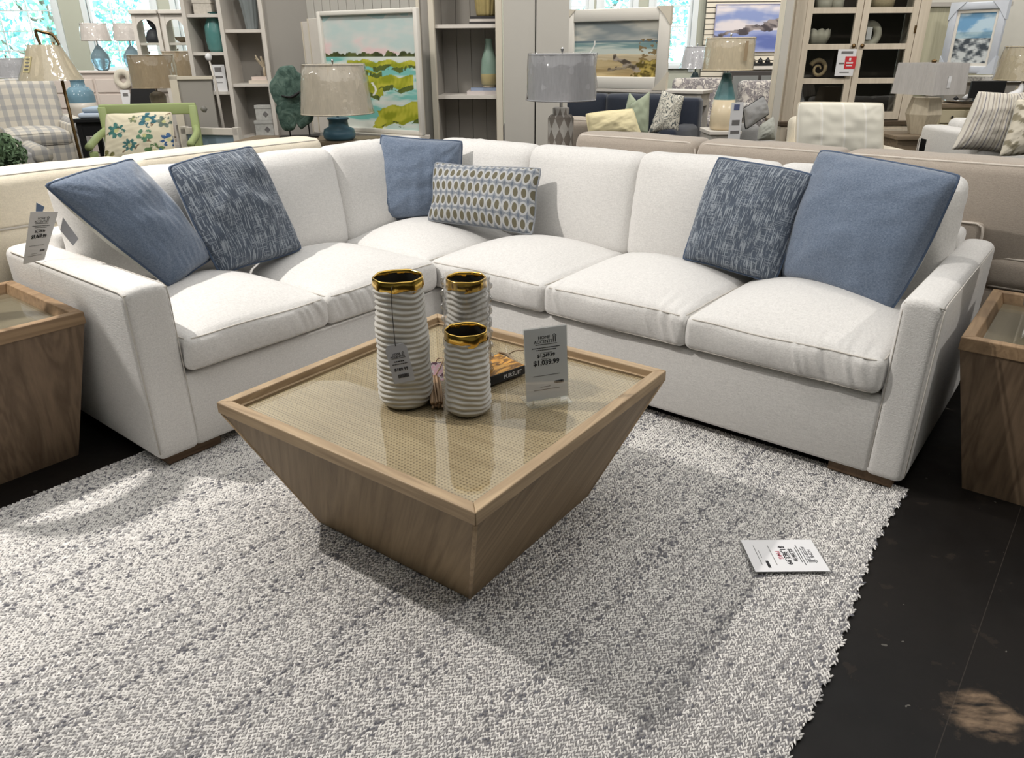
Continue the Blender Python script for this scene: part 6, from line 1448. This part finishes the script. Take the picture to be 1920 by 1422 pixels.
sr = .22; sq = lambda r, z: [(-r, -r, z), (r, -r, z), (r, r, z), (-r, r, z)]
V = np.array(sq(sr, hs0) + sq(sr * .95, hs1) + sq(sr * .985, hs0) + sq(sr * .935, hs1)); F = [(i, (i + 1) % 4, 4 + (i + 1) % 4, 4 + i) for i in range(4)] + [(8 + (i + 1) % 4, 8 + i, 12 + i, 12 + (i + 1) % 4) for i in range(4)] + [(i, 8 + i, 8 + (i + 1) % 4, (i + 1) % 4) for i in range(4)] + [(4 + (i + 1) % 4, 12 + (i + 1) % 4, 12 + i, 4 + i) for i in range(4)]
sh = obj('square_shade', (V, F), shade_mat('white_linen_shade', (206, 202, 200)), kl, smooth=False); obj('sticker', box(-.05, -.01, -.222, -.219, hs0 + .06, hs0 + .16), PAPER, sh, smooth=False); obj('finial', lathe([(.02, hs1), (.025, hs1 + .02), (.0001, hs1 + .03)], 10), BRONZE, kl)
V2 = V[:8] * [1.03, 1.03, 1]; obj('plastic_wrap', (V2, F[:4]), WRAP, sh, smooth=False)
wsx = X_(1722, 6.95, 262)
wsf = box_sofa('white_sofa', (wsx + .05 + 1.9, 6.95, 0), math.radians(180), 1.95, .95, 'white sofa at the right with striped and floral pillows', LINEN, SEAM, 2, back_h=.72, cush_top=.86, arm_h=Z_(252, 6.1, 1760), seed=170, piping=.003)
PSTR = stripes_mat('grey_stripe', [(0, (226, 220, 208)), (.16, (168, 160, 156)), (.24, (222, 216, 204)), (.36, (196, 186, 172)), (.46, (226, 220, 208)), (.58, (150, 146, 152)), (.66, (226, 220, 208)), (.82, (186, 176, 166)), (.9, (224, 218, 206))], 3.4)
bg_pillow('throw_pillow', [(1834, 170), (1912, 176), (1886, 286), (1782, 282)], 6.05, (-.1, -1, .3), .2, PSTR, 'large grey and cream striped pillow on the white sofa', pinch=.06, seed=48, n=40)
bg_pillow('throw_pillow', [(1846, 176), (1925, 172), (1950, 240), (1860, 260)], 6.2, (-.1, -1, .3), .12, PSTR, 'second striped pillow behind the large one on the white sofa', pinch=.06, seed=49, n=30)
def tanfl(u, v):
    P = np.stack([u, v], 1); n1 = vnoise(P, 24, 91, 3); return np.where((n1 > .2)[:, None], np.array([158., 150, 128]), np.array([228., 220, 202]))
bg_pillow('throw_pillow', [(1906, 186), (1990, 176), (1985, 290), (1872, 294)], 5.9, (-.1, -1, .3), .18, PRINT, 'cream pillow with tan flowers at the right edge', pinch=.05, seed=52, n=50, colors=pillow_colors(tanfl, 50), back_mat=OFFW)
# desk with dark screen, board and right hand things
dy_ = 8.6; dz = Z_(192, dy_, 1800); DSK = plain('putty_paint', (196, 186, 158), .6, var=.06, scale=8)
dk = empty('writing_desk', (X_(1830, dy_, 195), dy_ + .1, 0), 0, 'putty coloured desk with drawers behind the white sofa', 'desk')
obj('desk_top', box(-.5, .6, -.3, .3, dz - .04, dz), CON, dk, smooth=False); obj('pedestal', box(-.48, .1, -.27, .28, .08, dz - .04), DSK, dk, smooth=False); obj('pedestal', box(.45, .58, -.27, .28, .08, dz - .04), DSK, dk, smooth=False)
for k in range(3):
    for c in range(2):
        x0 = -.46 + c * .28; z0 = dz - .2 - k * .2; dr = obj('drawer_front', box(x0, x0 + .25, -.285, -.268, z0, z0 + .13, .004, 1), DSK, dk, smooth=False); obj('knob', lathe([(.005, 0), (.014, .012), (.0001, .026)], 10), BLACK, dr, loc=(x0 + .12, -.285, z0 + .065), rot=(PI / 2, 0, 0))
o = empty('silver_tray', (X_(1797, dy_, 188), dy_ - .05, dz + .001), 0, 'silver tray of small things on the desk', 'tray'); obj('plate', lathe([(.02, 0), (.16, .01), (.18, .03), (.17, .03), (.0001, .012)], 30), CHROME, o); obj('bead', lathe([(.0001, .02), (.04, .05), (.0001, .09)], 14), PAPER, o, loc=(.04, -.02, 0)); obj('bead', lathe([(.0001, .02), (.03, .04), (.0001, .07)], 14), BLACK, o, loc=(-.06, 0, 0))
sz_ = Z_(180, 8.3, 1857); o = empty('dark_screen', (X_(1857, 8.4, 165), 8.45, dz + .001), 0, 'black flat screen on the desk behind the striped pillows', 'screen'); sw = (X_(1890, 8.4, 165) - X_(1825, 8.4, 165)) / 2; zt3 = Z_(152, 8.4, 1857) - dz
obj('panel', box(-sw, sw, -.015, .015, .05, zt3, .004, 1), BLACK, o, smooth=False); obj('stand', box(-.1, .1, -.06, .06, 0, .05), BLACK, o, smooth=False)
o = empty('marble_shelf', (X_(1850, 9.1, 148), 9.28, 0), 0, 'marble topped ledge under the ocean painting', 'shelf'); zt4 = Z_(142, 9.0, 1850)
MRB = (lambda g: (g.col(g.ramp(g.noise(g.co(), 9, 5, .6, 2.), [(.3, (206, 206, 204)), (.48, (224, 222, 218)), (.52, (150, 150, 152)), (.56, (222, 220, 216))])), g.m)[1])(G('white_marble', .25)); obj('marble_top', box(-.5, .55, -.25, .2, zt4 - .07, zt4 - .01), MRB, o, smooth=False); obj('cabinet', box(-.46, .5, -.2, .18, 0, zt4 - .07), GREYP, o, smooth=False)
bdl, bdr = X_(1712, 9.5, 60), X_(1806, 9.5, 60)
o = empty('wood_board', ((bdl + bdr) / 2, 9.55, 0), 0, 'plain grey-green wooden wall board right of the display cabinet', 'panel'); obj('board', box(-(bdr - bdl) / 2, (bdr - bdl) / 2 + .5, 0, .04, 0, Z_(12, 9.5, 1760)), wood('grey_green_board', (150, 148, 126), (178, 174, 152), 2, 0, .6, ring=.4), o, smooth=False); obj('cap_rail', box(-(bdr - bdl) / 2 - .02, (bdr - bdl) / 2 + .52, -.03, .06, Z_(12, 9.5, 1760), Z_(4, 9.5, 1760)), GREYP, o, smooth=False)
struct('wall_grey_right', box(X_(1700, 9.9, 60), X_(1700, 9.9, 60) + 4.5, 9.9, 10.0, 0, 3.2), plain('soft_grey_wall', (186, 184, 176), .8))
ry = 6.7; rz_ = 1.437 - (1.437 - Z_(175, ry, 1905)) * 1.15
h0, h1 = Z_(150, ry, 1910) - .72, Z_(88, ry, 1910) - .72
stand_table('corner_table', (X_(1925, ry + .9, 200), ry + .9, 0), 0, .55, .5, .72, CON, 'wooden table under the wrapped lamp at the right edge')
h0, h1 = Z_(150, ry + .9, 1910) - .72, Z_(88, ry + .9, 1910) - .72
lamp((X_(1926, ry + .9, 120), ry + .9, .721), 'lamp with a wrapped tan shade cut by the right edge', (.25, .21, h1 - h0, h0), [(.09, 0), (.10, .03), (.09, .2), (.04, h0 - .06)], CREAMP, shade_mat('tan_shade', (200, 188, 160)))
o = empty('white_bird', (X_(1903, 7.25, 175), 7.25, .721), 0, 'white bird figurine beside the lamp at the right edge', 'figurine'); o.location[2] = Z_(178, 7.25, 1903) - .0
o.location = (X_(1903, 7.4, 175), 7.42, .7215)
bp = smooth_path([(-.10, 0, .22), (-.02, 0, .27), (.05, 0, .33), (.06, 0, .40)], 18); obj('body', tube(bp, np.interp(np.linspace(0, 1, len(bp)), [0, .35, .7, 1], [.01, .055, .03, .014]), 10), PAPER, o); obj('perch', tube([(-.02, 0, 0), (-.02, 0, .24)], .012, 8), CHROME, o); obj('perch_foot', lathe([(.06, 0), (.05, .012)], 20), CHROME, o)
# lamp on the right end table: only the curve of its clear base shows at the frame edge
gl = W(.45, 2.485)
lp = lamp((gl[0], gl[1], zR), 'lamp with a round clear glass base on the right end table', (.15, .13, .24, .50), [(.07, 0), (.09, .01), (.13, .08), (.14, .16), (.11, .26), (.05, .33), (.03, .42)], glassy('clear_lamp_glass', (214, 210, 204), .05, .8), shade_mat('linen_shade', (206, 196, 178)))

# lamp on the left end table, just outside the frame; its shade shades the sofa arm and the rug
lp2 = lamp((lt[0] - .02, lt[1] - .02, zL), 'lamp with a pale jar base and drum shade on the left end table', (.21, .19, .27, .56), [(.07, 0), (.085, .01), (.09, .12), (.07, .3), (.03, .40)], CREAMP, shade_mat('linen_shade', (206, 196, 178)))

for o_ in bpy.data.objects:
    if o_.name.split('.')[0] in ('print', 'sale_print') and o_.parent: o_['kind'] = 'stuff'
